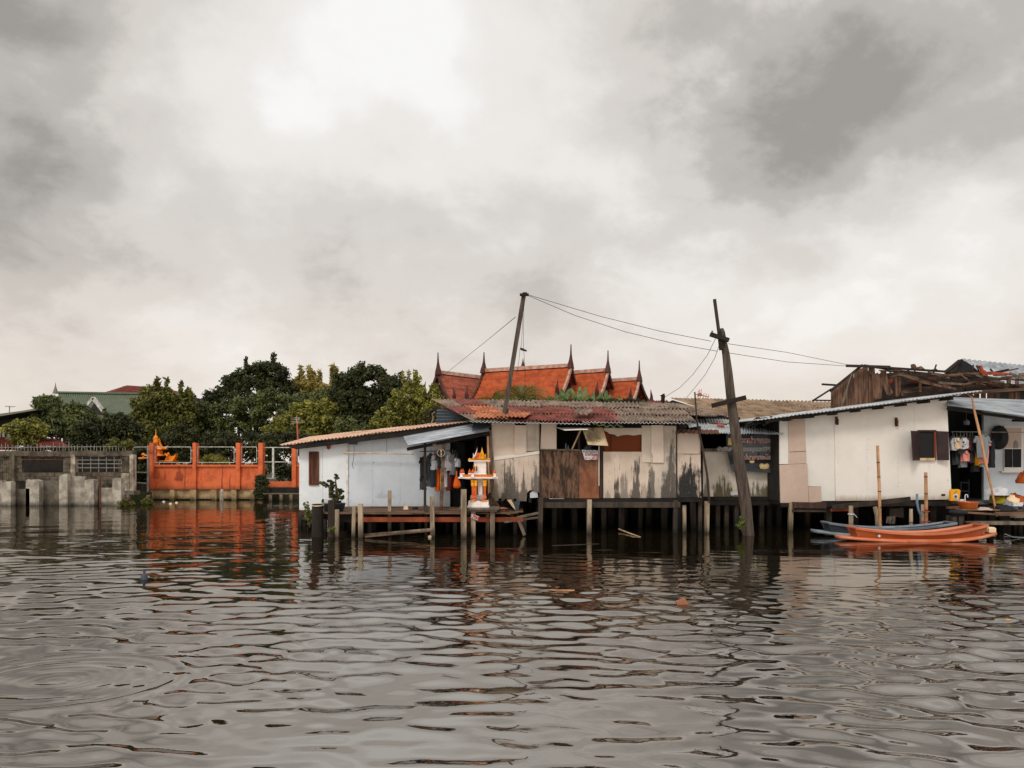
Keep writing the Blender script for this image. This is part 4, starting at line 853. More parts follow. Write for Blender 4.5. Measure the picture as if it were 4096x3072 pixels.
mb = MB().poly([(2265, 1693), (2322, 1683), (2320, 1687), (2270, 1697)], 20.1, .05); mb.build('loose_lath', 'old_plank', mh)
mb = MB(); mb.corr(P(2290, 1668, 20.1)+Vector((0, 0, .1)), P(2350, 1670, 20.1)+Vector((0, 0, .1)), P(2310, 1652, 21.2)+Vector((0, 0, .12)), P(2380, 1656, 21.2)+Vector((0, 0, .12)), 3, .03, 1, 8); mb.build('lifted_sheet', 'grey_sheet', mh)
A = P(1735, 1603, 25.4)
for (a, b, dz) in (((2110, 1626), (2190, 1610), .1), ((1830, 1612), (1868, 1596), .12)): MB().poly([(a[0], a[1]), (b[0], b[1]), (b[0]+6, b[1]+6), (a[0]+40, a[1]+5)], 25.0, .3).build('lifted_sheet', 'dark_zinc', mh)
MB().corr(P(2700, 1731, 19.9), P(2875, 1733, 20.2), P(2715, 1717, 20.7), P(2875, 1719, 21.0), 9, .012, 1, 5, jag=.1).build('small_awning', 'rust', mh)
# under the floor
mb = MB().bar(P(2150, 2003, 20.45), P(2806, 2000, 20.45), .08, .1); mb.build('floor_beam', 'black_timber', mh)
MB().bar(P(2168, 2020, 20.2), P(2345, 2020, 20.2), .06, .15).build('floor_beam', 'dark_stilt', mh); MB().bar(P(2365, 2019, 20.25), P(2720, 2019, 20.25), .06, .15).build('floor_beam', 'dark_stilt', mh)
for i in range(14): MB().bar((xof(2000+i*60, Y), Y, .86), (xof(2000+i*60, Y), 25, .86), .07, .12).build('joist', 'black_timber', mh)
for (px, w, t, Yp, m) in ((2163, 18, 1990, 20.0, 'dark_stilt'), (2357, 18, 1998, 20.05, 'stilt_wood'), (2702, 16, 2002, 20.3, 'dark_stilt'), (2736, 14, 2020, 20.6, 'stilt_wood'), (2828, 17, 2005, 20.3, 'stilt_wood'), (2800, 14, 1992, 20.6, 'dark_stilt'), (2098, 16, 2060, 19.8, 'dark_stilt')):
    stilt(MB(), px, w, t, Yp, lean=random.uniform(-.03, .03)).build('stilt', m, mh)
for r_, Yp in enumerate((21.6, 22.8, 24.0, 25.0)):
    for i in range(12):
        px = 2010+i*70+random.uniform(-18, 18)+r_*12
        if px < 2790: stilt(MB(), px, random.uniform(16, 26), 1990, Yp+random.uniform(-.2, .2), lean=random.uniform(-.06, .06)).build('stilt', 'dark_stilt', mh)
mb = MB().poly([(2197, 1994), (2258, 1994), (2202, 2009)], Y-.03, .02); mb.build('torn_sheet', 'white_cloth', mh)
o = MB().poly([(2050, 2007), (2078, 2005), (2076, 2040), (2068, 2050), (2058, 2046), (2052, 2030)], 20.3, .1); o.v = [(x+.03*math.sin(z*30), y+.03*math.sin(x*50), z) for x, y, z in o.v]
tag(o.build('hanging_rag', 'slate_cloth'), 'pale blue rag hanging under the left end of the patched house', 'rag')
o = MB().poly([(2028, 2000), (2044, 1998), (2052, 2012), (2060, 2030), (2062, 2040), (2050, 2028), (2040, 2015)], 20.25, .05); tag(o.build('torn_sheeting', 'cream_cloth'), 'torn cream sheeting drooping below the stained wall', 'sheeting')
# signboard handwritten
hs = T('handwritten_sign', 'white cloth notice with hand lettering pinned under the open shutter', 'sign', P(2362, 1839, 20.4))
MB().poly([(2327, 1799), (2391, 1801), (2394, 1836), (2380, 1839), (2366, 1837), (2352, 1840), (2339, 1839)], 20.4, .012).build('cloth', 'white_cloth', hs)
text('หมู่บ้านริมน้ำ', .085, 'black_ink', hs, P(2363, 1806.5, 20.39), extr=.001); text('มาทำบุญ', .105, 'red_ink', hs, P(2368, 1818.5, 20.39), extr=.001, offset=.003); text('x - v - 2x  24', .07, 'red_ink', hs, P(2368, 1832, 20.39), extr=.001, offset=.002)
# antenna on long thin pole
an = T('television_antenna', 'red television antenna on a long thin leaning pole right of the patched house', 'antenna', (xof(2830, 20.2), 20.2, .6))
MB().tube([P(2838, 2010, 20.25), P(2828, 1900, 20.2), P(2810, 1790, 20.1), P(2788, 1690, 20.0), P(2779, 1568, 19.9)], [.03, .03, .028, .022, .02], 7, jit=.1).build('pole', 'dark_timber', an)
mb = MB().bar(P(2779, 1576, 19.85), P(2836, 1588, 19.85), .02)
for x, a, b in ((2792, 1562, 1592), (2797, 1558, 1594), (2804, 1556, 1592), (2815, 1572, 1594), (2824, 1574, 1595), (2834, 1577, 1597)): mb.bar(P(x+2, a, 19.85), P(x-3, b, 19.85), .012)
mb.build('antenna_array', 'red_metal', an); MB().sqlathe(P(2800, 1584, 19.85), [(.05, 0), (.06, .03), (.03, .08)], .5).build('receiver_box', 'red_metal', an)

# ================================================================ recess and back roofs between the two houses
rc = T('recessed_shed', 'narrow white shed with mossy wall between the patched house and the white stilt house', 'shed', (xof(2960, 22), 22, 0))
MB().poly([(2812, 2003), (2870, 2003), (2876, 1996), (2925, 1994), (2926, 2002), (3028, 2002), (3036, 1990), (3060, 1986), (3072, 1996), (3080, 2002), (3125, 2002), (3125, 1806), (2812, 1806)], 22, .1).build('wall', 'moss_wall', rc)
MB().px(2806, 2925, 1794, 1806, 21.9, .2).build('sill', 'grey_timber', rc)
MB().px(2800, 3140, 1700, 2300, 25, .1).build('rear_wall', 'interior', rc)  # carried on below the floor, added to darken the gap there
MB().px(2912, 3125, 1738, 1810, 22.02, .06).build('upper_wall', 'dark_wall', rc)
MB().box((xof(2806, 22), 21.95, .78), (xof(3130, 22), 25, .9)).build('floor', 'black_timber', rc)
MB().box((xof(2806, 22), 22.2, .9), (xof(2812, 22), 24, 2.8)).build('side_wall', 'dark_wall', rc)
mb = MB().sheets(P(2772, 1734, 20.9), P(3130, 1734, 20.9), P(2742, 1668, 25), P(3140, 1686, 25), 5, 1, 8, lambda u, w: 0, amp=.02, jit=.1, lift=.015); mb.build('roof', 'pale_zinc', rc)
mb = MB().bar(P(2838, 1706, 22.4)+Vector((0, 0, .1)), P(2908, 1711, 22.4)+Vector((0, 0, .1)), .05); mb.build('loose_lath', 'rust', rc)
MB().tube([P(2870, 1714, 22)+Vector((0, 0, .1)), P(2895, 1718, 22)+Vector((0, 0, .1))], .05, 8).build('loose_pipe', 'red_metal', rc)
MB().bar(P(2806, 2012, 21.9), P(3125, 2013, 21.9), .08, .12).build('floor_beam', 'black_timber', rc)
MB().poly([(2922, 1966), (2950, 1966), (2952, 1980), (2924, 1982)], 21.95, .03).build('patch_sheet', 'white_cloth', rc)
for px in (2870, 2905, 2945, 3045, 3075, 3115): stilt(MB(), px, 17, 2005, 22+random.uniform(0, .6)).build('stilt', 'dark_stilt', rc)
for px in (2850, 2925, 3000, 3090): stilt(MB(), px, 20, 1995, 24+random.uniform(0, .6)).build('stilt', 'dark_stilt', rc)
M('poster_dark', (46, 50, 56), (74, 80, 88), scale=2.2, fine=.06, bump=0, rough=.5); M('poster_mid', (104, 108, 114), (84, 88, 94), scale=2, fine=.06, bump=0, rough=.5); M('poster_black', (22, 24, 27), fine=.05, bump=0, rough=.5)
M('poster_white', (226, 222, 214), fine=.05, bump=0); M('poster_red', (186, 52, 36), fine=.05, bump=0); M('poster_yellow', (226, 178, 60), (240, 214, 150), scale=20, fine=.05, bump=0)
ban = T('vinyl_banner', 'dark vinyl banner with Thai lettering and floating lotus candles', 'banner', P(3015, 1890, 21.7))
YP = 21.75
MB().poly([(2903, 1740), (3124, 1738), (3124, 1889), (3080, 1891), (3030, 1890), (2985, 1884), (2940, 1892), (2925, 1880), (2912, 1820)], YP, .015).build('sheet', 'poster_dark', ban)
MB().poly([(2960, 1780), (3020, 1765), (3080, 1772), (3123, 1790), (3123, 1822), (3095, 1824), (3070, 1818), (3040, 1822), (3010, 1820), (2975, 1818), (2950, 1812)], YP-.006, .004).build('print', 'poster_mid', ban)
MB().poly([(2913, 1822), (2950, 1820), (2985, 1826), (3030, 1822), (3034, 1800), (3038, 1822), (3075, 1824), (3122, 1820), (3122, 1850), (2920, 1856)], YP-.008, .003).build('print', 'poster_black', ban)
MB().poly([(2914, 1752), (2925, 1752), (2930, 1780), (2912, 1780)], YP-.008, .003).build('print', 'poster_yellow', ban)
for (x, y, s) in ((3057, 1867, 20), (3008, 1848, 10), (3112, 1849, 12)):
    MB().poly([(x-s, y-s*.35), (x-s*.6, y-s*.7), (x, y-s*.5), (x+s*.6, y-s*.7), (x+s, y-s*.35), (x+s*.8, y+s*.35), (x, y+s*.5), (x-s*.8, y+s*.35)], YP-.012, .003).build('print', 'poster_yellow' if s != 12 else 'grey_cloth', ban)
    MB().poly([(x-s*.7, y-s*.45), (x, y-s*.2), (x+s*.7, y-s*.45), (x+s*.5, y+s*.05), (x-s*.5, y+s*.05)], YP-.016, .003).build('print', 'poster_white', ban)
for (t_, x, y, sz, m, m2) in (('จำหน่ายกระทง', 3031, 1762, .21, 'poster_red', 'poster_white'), ('นำเงินร่วมสมทบทุนมูลนิธิวัดมหาบุศย์', 3020, 1797, .15, 'poster_black', 'poster_white'), ('แม่นาคพระโขนง', 3035, 1830, .17, 'poster_red', 'poster_white')):
    text(t_, sz, m2, ban, P(x, y, YP-.02), extr=.001, offset=.009, xscale=1.0); text(t_, sz, m, ban, P(x, y, YP-.026), extr=.001)
    
bk = T('back_shed', 'shed with brown asbestos sheet roof behind the leaning pole', 'shed', (xof(2980, 27), 27, .5))
MB().sheets(P(2980, 1688, 25.6), P(3330, 1690, 25.6), P(2690, 1597, 30), P(3330, 1612, 30), 7, 4, 7, lambda u, w: 0, amp=.03, jit=.12, lift=.012).build('roof', 'tan_sheet', bk)
MB().prism([P(2690, 1600, 30), P(2985, 1690, 25.6), P(2985, 1712, 25.6), P(2660, 1614, 30)], (.05, .1, 0)).build('verge_board', 'black_timber', bk)
MB().px(2700, 3300, 1640, 1850, 30.5, .1).build('rear_wall', 'dark_wall', bk); MB().px(2860, 3200, 1690, 1850, 26, .1).build('front_wall', 'black_timber', bk)
bk2 = T('rear_lean_to', 'lean-to with grey brown corrugated roof behind the patched house', 'shed', (xof(2720, 25.5), 25.5, .5))
MB().sheets(P(2560, 1662, 22.5), P(2925, 1662, 23.4), P(2560, 1612, 27), P(2720, 1622, 27), 6, 3, 7, lambda u, w: 0, amp=.022, jit=.1, lift=.014).build('roof', 'grey_sheet', bk2)
MB().px(2660, 2960, 1668, 1850, 24.6, .1).build('wall', 'black_timber', bk2)
o = MB().tube([P(2650, 1622, 26), P(2652, 1585, 26), P(2648, 1578, 26)], [.06, .07, .1], 8, jit=.1); tag(o.build('chimney_stub', 'black_timber'), 'short black stub post with cables behind the patched house roof', 'post')
rr = T('low_tiled_roof', 'low red tiled roof end behind the rear lean-to', 'roof', P(2640, 1625, 34))
MB().corr(P(2590, 1625, 33), P(2680, 1625, 33), P(2590, 1603, 35), P(2672, 1601, 35), 10, .03).build('roof', 'maroon_tile', rr)
# ================================================================ white house on the right
M('cream_paint', (227, 221, 213), (214, 208, 198), scale=.6, grime=(.84, 1.0, (176, 164, 146)), fine=.06, bump=.04, rough=.7); M('cream_paint_two', (220, 216, 208), (208, 204, 196), scale=.8, fine=.04, bump=.04, rough=.7)
M('tan_board', (196, 174, 158), (184, 162, 146), scale=1.5, fine=.05, bump=.04, rough=.75); M('dark_brown_paint', (52, 34, 32), (40, 27, 26), scale=4, fine=.15, rough=.55); M('red_brown_paint', (120, 62, 50), fine=.15)
Y = 21
rh2 = T('cream_house', 'cream panelled stilt house with open dark brown shutters and sloping white metal roof', 'house', (xof(3450, Y), Y, 0))
def pn(pts, m, dy=0., t=.04, name='wall_panel', par=None, Yq=None): return MB().poly(pts, (Yq or Y)+dy, t).build(name, m, par or rh2)
pn([(3343, 2004), (3807, 1998), (3787, 1583), (3338, 1634)], 'cream_paint'); pn([(3286, 2004), (3340, 2003), (3343, 1990), (3340, 1990), (3337, 1646), (3219, 1662), (3228, 1945), (3283, 1945)], 'cream_paint_two', .03)
pn([(3118, 1857), (3157, 1856), (3154, 1674), (3118, 1680)], 'cream_paint_two', .02); pn([(3155, 1857), (3226, 1853), (3219, 1677), (3153, 1684)], 'tan_board', 0); 
pn([(3118, 1860), (3229, 1854), (3235, 2011), (3122, 2012)], 'tan_board', -.05); pn([(3233, 1947), (3282, 1945), (3287, 2007), (3237, 2010)], 'tan_board', -.03); pn([(3157, 1807), (3225, 1804), (3225, 1805.5), (3157, 1808.5)], 'dark_timber', -.01, .01, 'joint_strip')
pn([(3659, 1722), (3661, 1722), (3661, 1645), (3656, 1630), (3640, 1624), (3600, 1623), (3600, 1624.5), (3640, 1626), (3655, 1632), (3659, 1646)], 'cream_paint_two', -.006, .005, 'joint_line')
for (x, ya, yb) in ((3470, 1625, 2000), (3594, 1710, 2000), (3720, 1845, 2000)):
    pn([(x, yb), (x+1.2, yb), (x+.2, ya), (x-1, ya)], 'cream_paint_two', -.004, .004, 'joint_line')
for i in range(34):
    x = random.choice([3352, 3466, 3474, 3590, 3598, 3716, 3724, 3790])+random.uniform(-1, 1); y = random.uniform(1660, 1990)
    if not (3640 < x < 3800 and y < 1850): pn([(x-.8, y+.8), (x+.8, y+.8), (x+.8, y-.8), (x-.8, y-.8)], 'rust', -.005, .006, 'nail_head')
MB().box((xof(3118, Y), Y+.08, .8), (xof(3118, Y)+.08, 26, 3.1)).build('side_wall', 'dark_wall', rh2); MB().box((xof(3790, Y)-.05, Y+.06, .8), (xof(3790, Y), 24, 3.75)).build('side_wall', 'dark_timber', rh2)
MB().box((xof(3118, Y), 25.9, -.8), (xof(3790, Y), 26, 3.2)).build('rear_wall', 'dark_wall', rh2); MB().box((xof(3118, Y), Y+.08, .72), (xof(3807, Y), 26, .82)).build('floor', 'black_timber', rh2)  # rear wall's lower part added to keep the gap under the floor dark
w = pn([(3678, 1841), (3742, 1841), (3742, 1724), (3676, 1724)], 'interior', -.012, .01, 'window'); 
for a in ((3674, 3746, 1720, 1726), (3674, 3679, 1726, 1838), (3738, 3746, 1726, 1838)): MB().px(*a, Y-.06, .06).build('frame', 'red_brown_paint' if a[0] == 3738 else 'dark_brown_paint', w)
MB().px(3680, 3740, 1832, 1842, Y-.08, .08).build('sill', 'bamboo_pale', w)
MB().prism([P(3644, 1723, 20.55), P(3678, 1724, 20.93), P(3680, 1841, 20.93), P(3652, 1842, 20.55)], (.01, .035, 0)).build('shutter', 'dark_brown_paint', w)
s_ = MB().prism([P(3748, 1724, 20.9), P(3794, 1726, 20.8), P(3797, 1841, 20.8), P(3752, 1841, 20.9)], (0, .035, 0)).build('shutter', 'dark_brown_paint', w)
for a, b in ((1732, 1782), (1788, 1836)):
    pass
for (x, y0, y1) in ((3349, 1666, 1699), (3588, 1670, 1705)):
    mb = MB().px(x-5, x+3, y0, y1-4, Y-.06, .06); mb.px(x, x+6, y0+10, y1, Y-.1, .1); mb.build('wall_bracket', 'shutter_wood', rh2)
MB().px(3766, 3781, 1976, 1984, Y-.01, .02).build('vent', 'dark_brown_paint', rh2)
fa, fb = P(3028, 1680, 20.4), P(3912, 1566, 20.3)
ra, rb = fa+Vector((.2, 5.4, .17)), fb+Vector((.4, 5.4, .20))
MB().sheets(fa, fb, ra, rb, 8, 1, 9, lambda u, w: 0, amp=.014, jit=.04, lift=.012).build('roof', 'pale_zinc', rh2)
MB().prism([P(3060, 1680, 20.5), P(3790, 1586, 20.5), P(3790, 1592, 20.5), P(3060, 1692, 20.5)], (0, .06, 0)).build('fascia', 'black_timber', rh2)
mb = MB()
for i in range(9):
    p = fa.lerp(fb, (i+.5)/9.5); mb.bar(p+Vector((0, .1, -.09)), p+Vector((0, 4, .02)), .06, .09)
mb.build('rafters', 'black_timber', rh2)
mb = MB()
for k in range(9):
    x = random.uniform(3010, 3090); mb.bar(P(x-random.uniform(15, 45), 1700+random.uniform(-4, 10), 20.6), P(x+random.uniform(10, 70), 1672+random.uniform(-6, 8), 20.9), random.uniform(.05, .14), .03)
mb.build('broken_eave', 'black_timber', rh2)
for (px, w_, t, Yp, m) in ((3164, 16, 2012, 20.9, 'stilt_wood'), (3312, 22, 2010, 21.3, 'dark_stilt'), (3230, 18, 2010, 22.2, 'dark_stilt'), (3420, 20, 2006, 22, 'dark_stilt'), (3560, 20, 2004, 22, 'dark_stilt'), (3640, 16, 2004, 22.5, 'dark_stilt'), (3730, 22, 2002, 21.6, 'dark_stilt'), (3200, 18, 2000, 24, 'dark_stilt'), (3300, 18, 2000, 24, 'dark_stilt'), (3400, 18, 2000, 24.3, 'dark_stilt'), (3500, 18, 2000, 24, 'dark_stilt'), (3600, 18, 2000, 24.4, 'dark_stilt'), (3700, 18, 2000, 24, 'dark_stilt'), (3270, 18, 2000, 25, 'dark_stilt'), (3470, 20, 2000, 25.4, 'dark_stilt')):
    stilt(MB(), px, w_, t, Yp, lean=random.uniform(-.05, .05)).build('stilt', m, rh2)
MB().bar(P(3122, 2020, 20.95), P(3800, 2014, 20.95), .08, .12).build('floor_beam', 'black_timber', rh2)
MB().bar(P(3329, 2030, 20.6), P(3641, 1996, 20.6), .05, .13).build('brace_plank', 'dark_timber', rh2)
MB().bar(P(3172, 2020, 20.8), P(3300, 2022, 20.8), .2, .16).build('floor_beam', 'brown_board', rh2); MB().bar(P(3170, 2042, 20.8), P(3302, 2043, 20.8), .08, .07).build('floor_beam', 'dark_stilt', rh2); MB().bar(P(3324, 2040, 20.7), P(3395, 2039, 20.7), .06, .07).build('floor_beam', 'orange_beam', rh2)
MB().poly([(3560, 2036), (3615, 2030), (3616, 2072), (3590, 2068), (3560, 2066)], 21.2, .04).build('hanging_board', 'dark_stilt', rh2)
mb = MB()
for i in range(14): mb.bar(P(3548+i*2.4, 2066, 21), P(3547+i*2.5+random.uniform(-2, 2), 2092+random.uniform(-5, 4), 21), .02)
mb.build('fringe', 'grey_timber', rh2)
G3 = 'mooring posts standing in the water beside the boats'
def bpost(px, pw, top, Yp, label, mat='bamboo', lean=0, knots=()):
    o = T('bamboo_post', label, 'post', (xof(px, Yp), Yp, 0), G3)
    r_ = pw/F*Yp/2; pts = [Vector((xof(px, Yp)+lean, Yp, -.6)), Vector((xof(px, Yp)+lean*.5, Yp, zof((top+2100)/2, Yp))), P(px, top, Yp)]
    MB().tube(pts, [r_, r_, r_*.92], 10).build('stem', mat, o)
    mb = MB()
    for k in knots:
        q = (2100-k)/(2100-top); c = pts[1].lerp(pts[2], q*2-1) if q > .5 else pts[0].lerp(pts[1], q*2); c = Vector((c.x, Yp, zof(k, Yp))); mb.tube([c-Vector((0, 0, .012)), c+Vector((0, 0, .012))], r_*1.1, 10)
    if knots: mb.build('node', 'dark_timber', o)
    return o
bpost(3510, 12, 1782, 19.9, 'tall thin bamboo pole in front of the cream house wall', lean=.09, knots=(1850, 1908, 1966, 2030, 2088)); 
bp2 = bpost(3703, 13, 1889, 19.9, 'thick bamboo pole lashed to a shorter stake below the open shutters', lean=.02, knots=(1907, 1975, 2040))
bpost(3690, 13, 2018, 19.95, 'short pale stake lashed beside the thick bamboo pole', 'stilt_wood')
bpost(3644, 14, 2036, 19.8, 'lone short bamboo stump behind the middle of the blue boat', 'stilt_wood', knots=(2090,))
b3 = bpost(3404, 18, 2023, 19.95, 'thick split stake tied with white rope behind the blue boat bow', 'stilt_wood'); 
mb = MB(); c = P(3404, 2058, 19.95)
for k in range(2): mb.tube([c+Vector((.075*math.cos(a), .075*math.sin(a), k*.02)) for a in [i*.628 for i in range(11)]], .01, 5)
mb.tube([c+Vector((.06, -.05, 0)), c+Vector((.1, -.06, -.03)), c+Vector((.13, -.06, -.08))], .009, 5); mb.build('rope', 'white_cloth', b3)
bpost(3500, 18, 2028, 20.2, 'leaning grey brown stake just left of the tall bamboo pole', 'stilt_wood', lean=.12)
MB().tube([P(3703, 2046, 19.8)+Vector((.1*math.cos(a), .07*math.sin(a), 0)) for a in [i*.628 for i in range(11)]], .014, 5).build('lashing', 'red_varnish', bp2)
MB().tube([P(3701, 2086, 19.8)+Vector((.13*math.cos(a), .07*math.sin(a), 0)) for a in [i*.628 for i in range(11)]], .012, 5).build('lashing', 'red_varnish', bp2)
M('blue_pipe', (96, 122, 146), fine=.05, rough=.4)
o = MB().tube([P(3668, 1976, 20.3), P(3668, 2010, 20.25), P(3674, 2040, 20.2), P(3683, 2062, 20.2), P(3684, 2110, 20.2)], .032, 8); tag(o.build('water_pipe', 'blue_pipe', None, True), 'bent blue plastic pipe beside the lashed bamboo poles', 'pipe')

# ---- annex at the right edge
ax = T('porch_annex', 'grey white porch annex with ribbed metal roof and dark doorway at the right edge', 'house', (xof(3950, 22.5), 22.5, 0))
YA = 22.5
MB().px(3935, 4260, 1640, 2003, YA, .1).build('wall', 'blue_white_paint', ax)
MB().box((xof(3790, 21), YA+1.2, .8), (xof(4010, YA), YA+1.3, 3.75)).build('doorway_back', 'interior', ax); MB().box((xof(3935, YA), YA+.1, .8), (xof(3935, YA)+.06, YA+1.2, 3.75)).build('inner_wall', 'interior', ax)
MB().box((xof(3790, 21), 21.1, .72), (xof(4260, YA), YA+1.2, .78)).build('floor', 'dark_timber', ax)
MB().corr(P(3789, 1619, 20.6), P(3787, 1592, 23.4), P(4300, 1692, 20.6), P(4300, 1606, 23.4), 9, .05, 2, 7).build('roof', 'zinc', ax)
MB().bar(P(3790, 1634, 20.8), P(4300, 1704, 20.8), .07, .08).build('edge_beam', 'black_timber', ax)
MB().bar(P(4050, 1682, 21.4), P(4160, 1684, 21.4), .08, .06).build('hanging_bracket', 'black_timber', ax)
MB().box((xof(3440, 24.6), 24.6, -.8), (xof(4300, 24.6), 24.7, .72)).build('dark_backing', 'black_timber', ax)  # added dark sheet, stands in for the shade under the houses
w = MB().px(4016, 4092, 1703, 1888, YA-.04, .05).build('window', 'cream_paint', ax)
for a in ((4020, 4050), (4053, 4085)): MB().px(a[0], a[1], 1796, 1869, YA-.06, .03).build('pane', 'interior', w)
MB().px(4020, 4086, 1712, 1792, YA-.055, .02).build('blind', 'tan_board', w); MB().poly([(4056, 1792), (4072, 1792), (4073, 1770), (4065, 1760), (4057, 1770)], YA-.07, .02).build('sticker', 'grey_cloth', w); MB().px(4008, 4100, 1884, 1890, YA-.12, .14).build('sill', 'cream_paint', w)
for px, Yp in ((3830, 20.6), (3900, 21), (3960, 20.8), (4060, 20.9), (4100, 21.4), (3870, 22.5), (4000, 22.6), (4090, 23)): stilt(MB(), px, 18, 2030, Yp).build('stilt', 'dark_stilt', ax)
o = MB().lathe((0, 0, 0), [(.29, 0), (.285, .03), (.2, .08), (.07, .1), (.06, .14), (.01, .15)], 26); c = P(3996, 1750, YA-.1)
o.v = [(c.x+x*.95, c.y-z, c.z+y*1.25) for x, y, z in o.v]; o.mi = o.mi
tag(o.build('round_tray', 'black_cloth', None, True), 'big round black tray hanging on the annex wall', 'tray')
jg = T('hanging_jug', 'grey plastic jug hanging in the dark annex doorway', 'jug', P(3866, 1700, 22))
MB().lathe(P(3866, 1700, 22), [(.06, 0), (.08, .02), (.085, .10), (.05, .14), (.03, .16)], 14).build('body', 'grey_cloth', jg, True); MB().tube([P(3866, 1678, 22), P(3865, 1650, 22)], .006, 5).build('cord', 'grey_cloth', jg)
bx = T('box_shelf', 'dark shelf unit just inside the annex doorway', 'shelf', P(3860, 2000, 22.8))
for a in ((3842, 3846, 1925, 2000), (3874, 3878, 1918, 2000)): MB().px(*a, 22.8, .3).build('side', 'charcoal_cloth', bx)
for y in (1930, 1963): MB().px(3846, 3874, y, y+3, 22.8, .3).build('shelf', 'slate_cloth', bx)
o = T('annex_clothes_rail', 'long thin clothes rail across the annex porch', 'rail', P(3960, 1728, 21.5)); MB().tube([P(3806, 1727, 21.5), P(4200, 1730, 21.5)], .012, 6).build('rod', 'old_steel', o)
G4 = 'clothes hanging on the annex porch rail'
YR = 21.5
for (a, b, t, bt, dy, m, l) in ((3804, 3818, 1744, 1796, 0, 'slate_cloth', 'slate shirt at the left end of the annex rail'), (3811, 3824, 1752, 1800, -.15, 'white_cloth', 'white shirt second from the left on the annex rail'),
        (3822, 3834, 1750, 1796, -.2, 'cream_cloth', 'cream shirt near the left end of the annex rail'), (3814, 3830, 1790, 1858, .05, 'charcoal_cloth', 'charcoal trousers under the cream shirt'),
        (3834, 3850, 1742, 1815, -.1, 'slate_cloth', 'slate blue shirt left of the spotted white shirt'), (3844, 3868, 1750, 1795, -.25, 'white_cloth', 'white shirt with black spots in the middle of the annex rail'),
        (3842, 3858, 1800, 1870, 0, 'grey_cloth', 'grey trousers hanging below the spotted shirt'), (3855, 3866, 1800, 1846, -.12, 'pink_cloth', 'pale pink strip of cloth below the spotted shirt'), (3862, 3874, 1750, 1800, -.15, 'maroon_cloth', 'maroon shirt right of the spotted white shirt'),
        (3868, 3892, 1744, 1806, -.1, 'black_cloth', 'black shirt right of the maroon shirt'), (3874, 3890, 1800, 1852, 0, 'charcoal_cloth', 'charcoal shorts below the black shirts'), (3880, 3900, 1742, 1812, -.05, 'black_cloth', 'black shirt directly left of the grey T-shirt'), (3890, 3906, 1800, 1888, .05, 'black_cloth', 'long black trousers left of the yellow cloth')):
    g = garment('shirt' if 'shirt' in l and 'below' not in l and 'under' not in l else 'garment', l, a, b, t, bt, YR+dy, m, G4, th=.18, cat='clothing', hanger='below' not in l and 'under' not in l)
    if 'spots' in l:
        for (x, y, s) in ((3855, 1769, 3), (3852, 1786, 3), (3861, 1778, 2)): MB().poly([(x-s, y), (x, y-s*1.5), (x+s, y), (x, y+s*1.5)], YR+dy-.16, .01).build('print', 'black_cloth', g)
garment('cloth', 'yellow cloth behind the grey T-shirt', 3900, 3912, 1790, 1862, YR-.1, 'yellow_cloth', G4, front=1, cat='clothing', hanger=False, sleeve=.05)
garment('shirt', 'pink shirt showing below the grey T-shirt', 3906, 3960, 1742, 1855, YR-.15, 'pink_cloth', G4, front=1)
garment('shirt', 'pale blue shirt hem lowest behind the pink shirt', 3910, 3956, 1745, 1867, YR-.02, 'blue_white_paint', G4, front=1)
garment('shirt', 'grey T-shirt facing forward on the annex rail behind the bamboo pole', 3898, 3960, 1738, 1832, YR-.36, 'grey_cloth', G4, front=1)
garment('shirt', 'black shirt at the right end of the annex rail', 3955, 3972, 1750, 1870, YR, 'black_cloth', G4)
o = T('propping_pole', 'long bent bamboo pole leaning against the roof in front of the annex clothes', 'pole', P(3984, 2065, 20)); 
MB().tube([P(3868, 1574, 20.6), P(3888, 1590, 20.4), P(3897, 1640, 20.3), P(3920, 1740, 20.2), P(3942, 1850, 20.1), P(3964, 1945, 20), P(3980, 2025, 20), P(3989, 2066, 20)], [.018, .022, .028, .034, .034, .028, .024, .02], 8).build('stem', 'bamboo', o)
o2 = MB().poly([(3824, 1576), (3840, 1573), (3846, 1578), (3834, 1584), (3822, 1581)], 20.5, .06); tag(o2.build('white_bag', 'white_cloth'), 'scrap of white plastic caught under the roof edge of the annex', 'bag')
# ---- right deck and its clutter
rd = T('rear_deck', 'sagging plank deck in front of the porch annex', 'deck', (xof(3960, 20.5), 20.5, 0))
mb = MB()
for i, y in enumerate([19.8+.17*k for k in range(14)]):
    a, b = (3800 if i > 2 else 3830)+random.uniform(-20, 20), 4250; mb.bar((xof(a, y), y, .66+random.uniform(-.01, .01)), (xof(b, y), y+random.uniform(-.05, .05), .64+random.uniform(-.015, .015)), .16, .035)
mb.build('planking', 'old_plank', rd)
mb = MB(); mb.bar(P(3818, 2046, 19.75), P(3990, 2058, 19.6), .05, .05); mb.bar(P(3980, 2056, 19.6), P(4200, 2052, 19.65), .06, .1); mb.build('edge_plank', 'old_plank', rd)
mb = MB(); mb.bar(P(3866, 2090, 19.6), P(4200, 2086, 19.6), .3, .05); mb.bar(P(3900, 2094, 19.5), P(4200, 2096, 19.5), .12, .05); mb.bar(P(4050, 2066, 19.5), P(4200, 2064, 19.5), .2, .06); mb.build('lower_step', 'grey_timber', rd)
for px in (3795, 3820, 3846, 4080): stilt(MB(), px, 15, 2062, 19.9).build('stilt', 'dark_stilt', rd)
for px, t in ((3815, 2068), (3840, 2064)): stilt(MB(), px, 15, t, 19.55).build('stilt', 'dark_stilt', rd)
o = MB().lathe(P(3833, 2058, 19.6), [(.12, 0), (.2, .02), (.22, .06), (.2, .1), (.1, .115)], 20); tag(o.build('rubber_tyre', 'black_cloth', None, True), 'black rubber fender resting on two stub posts at the deck end', 'fender')
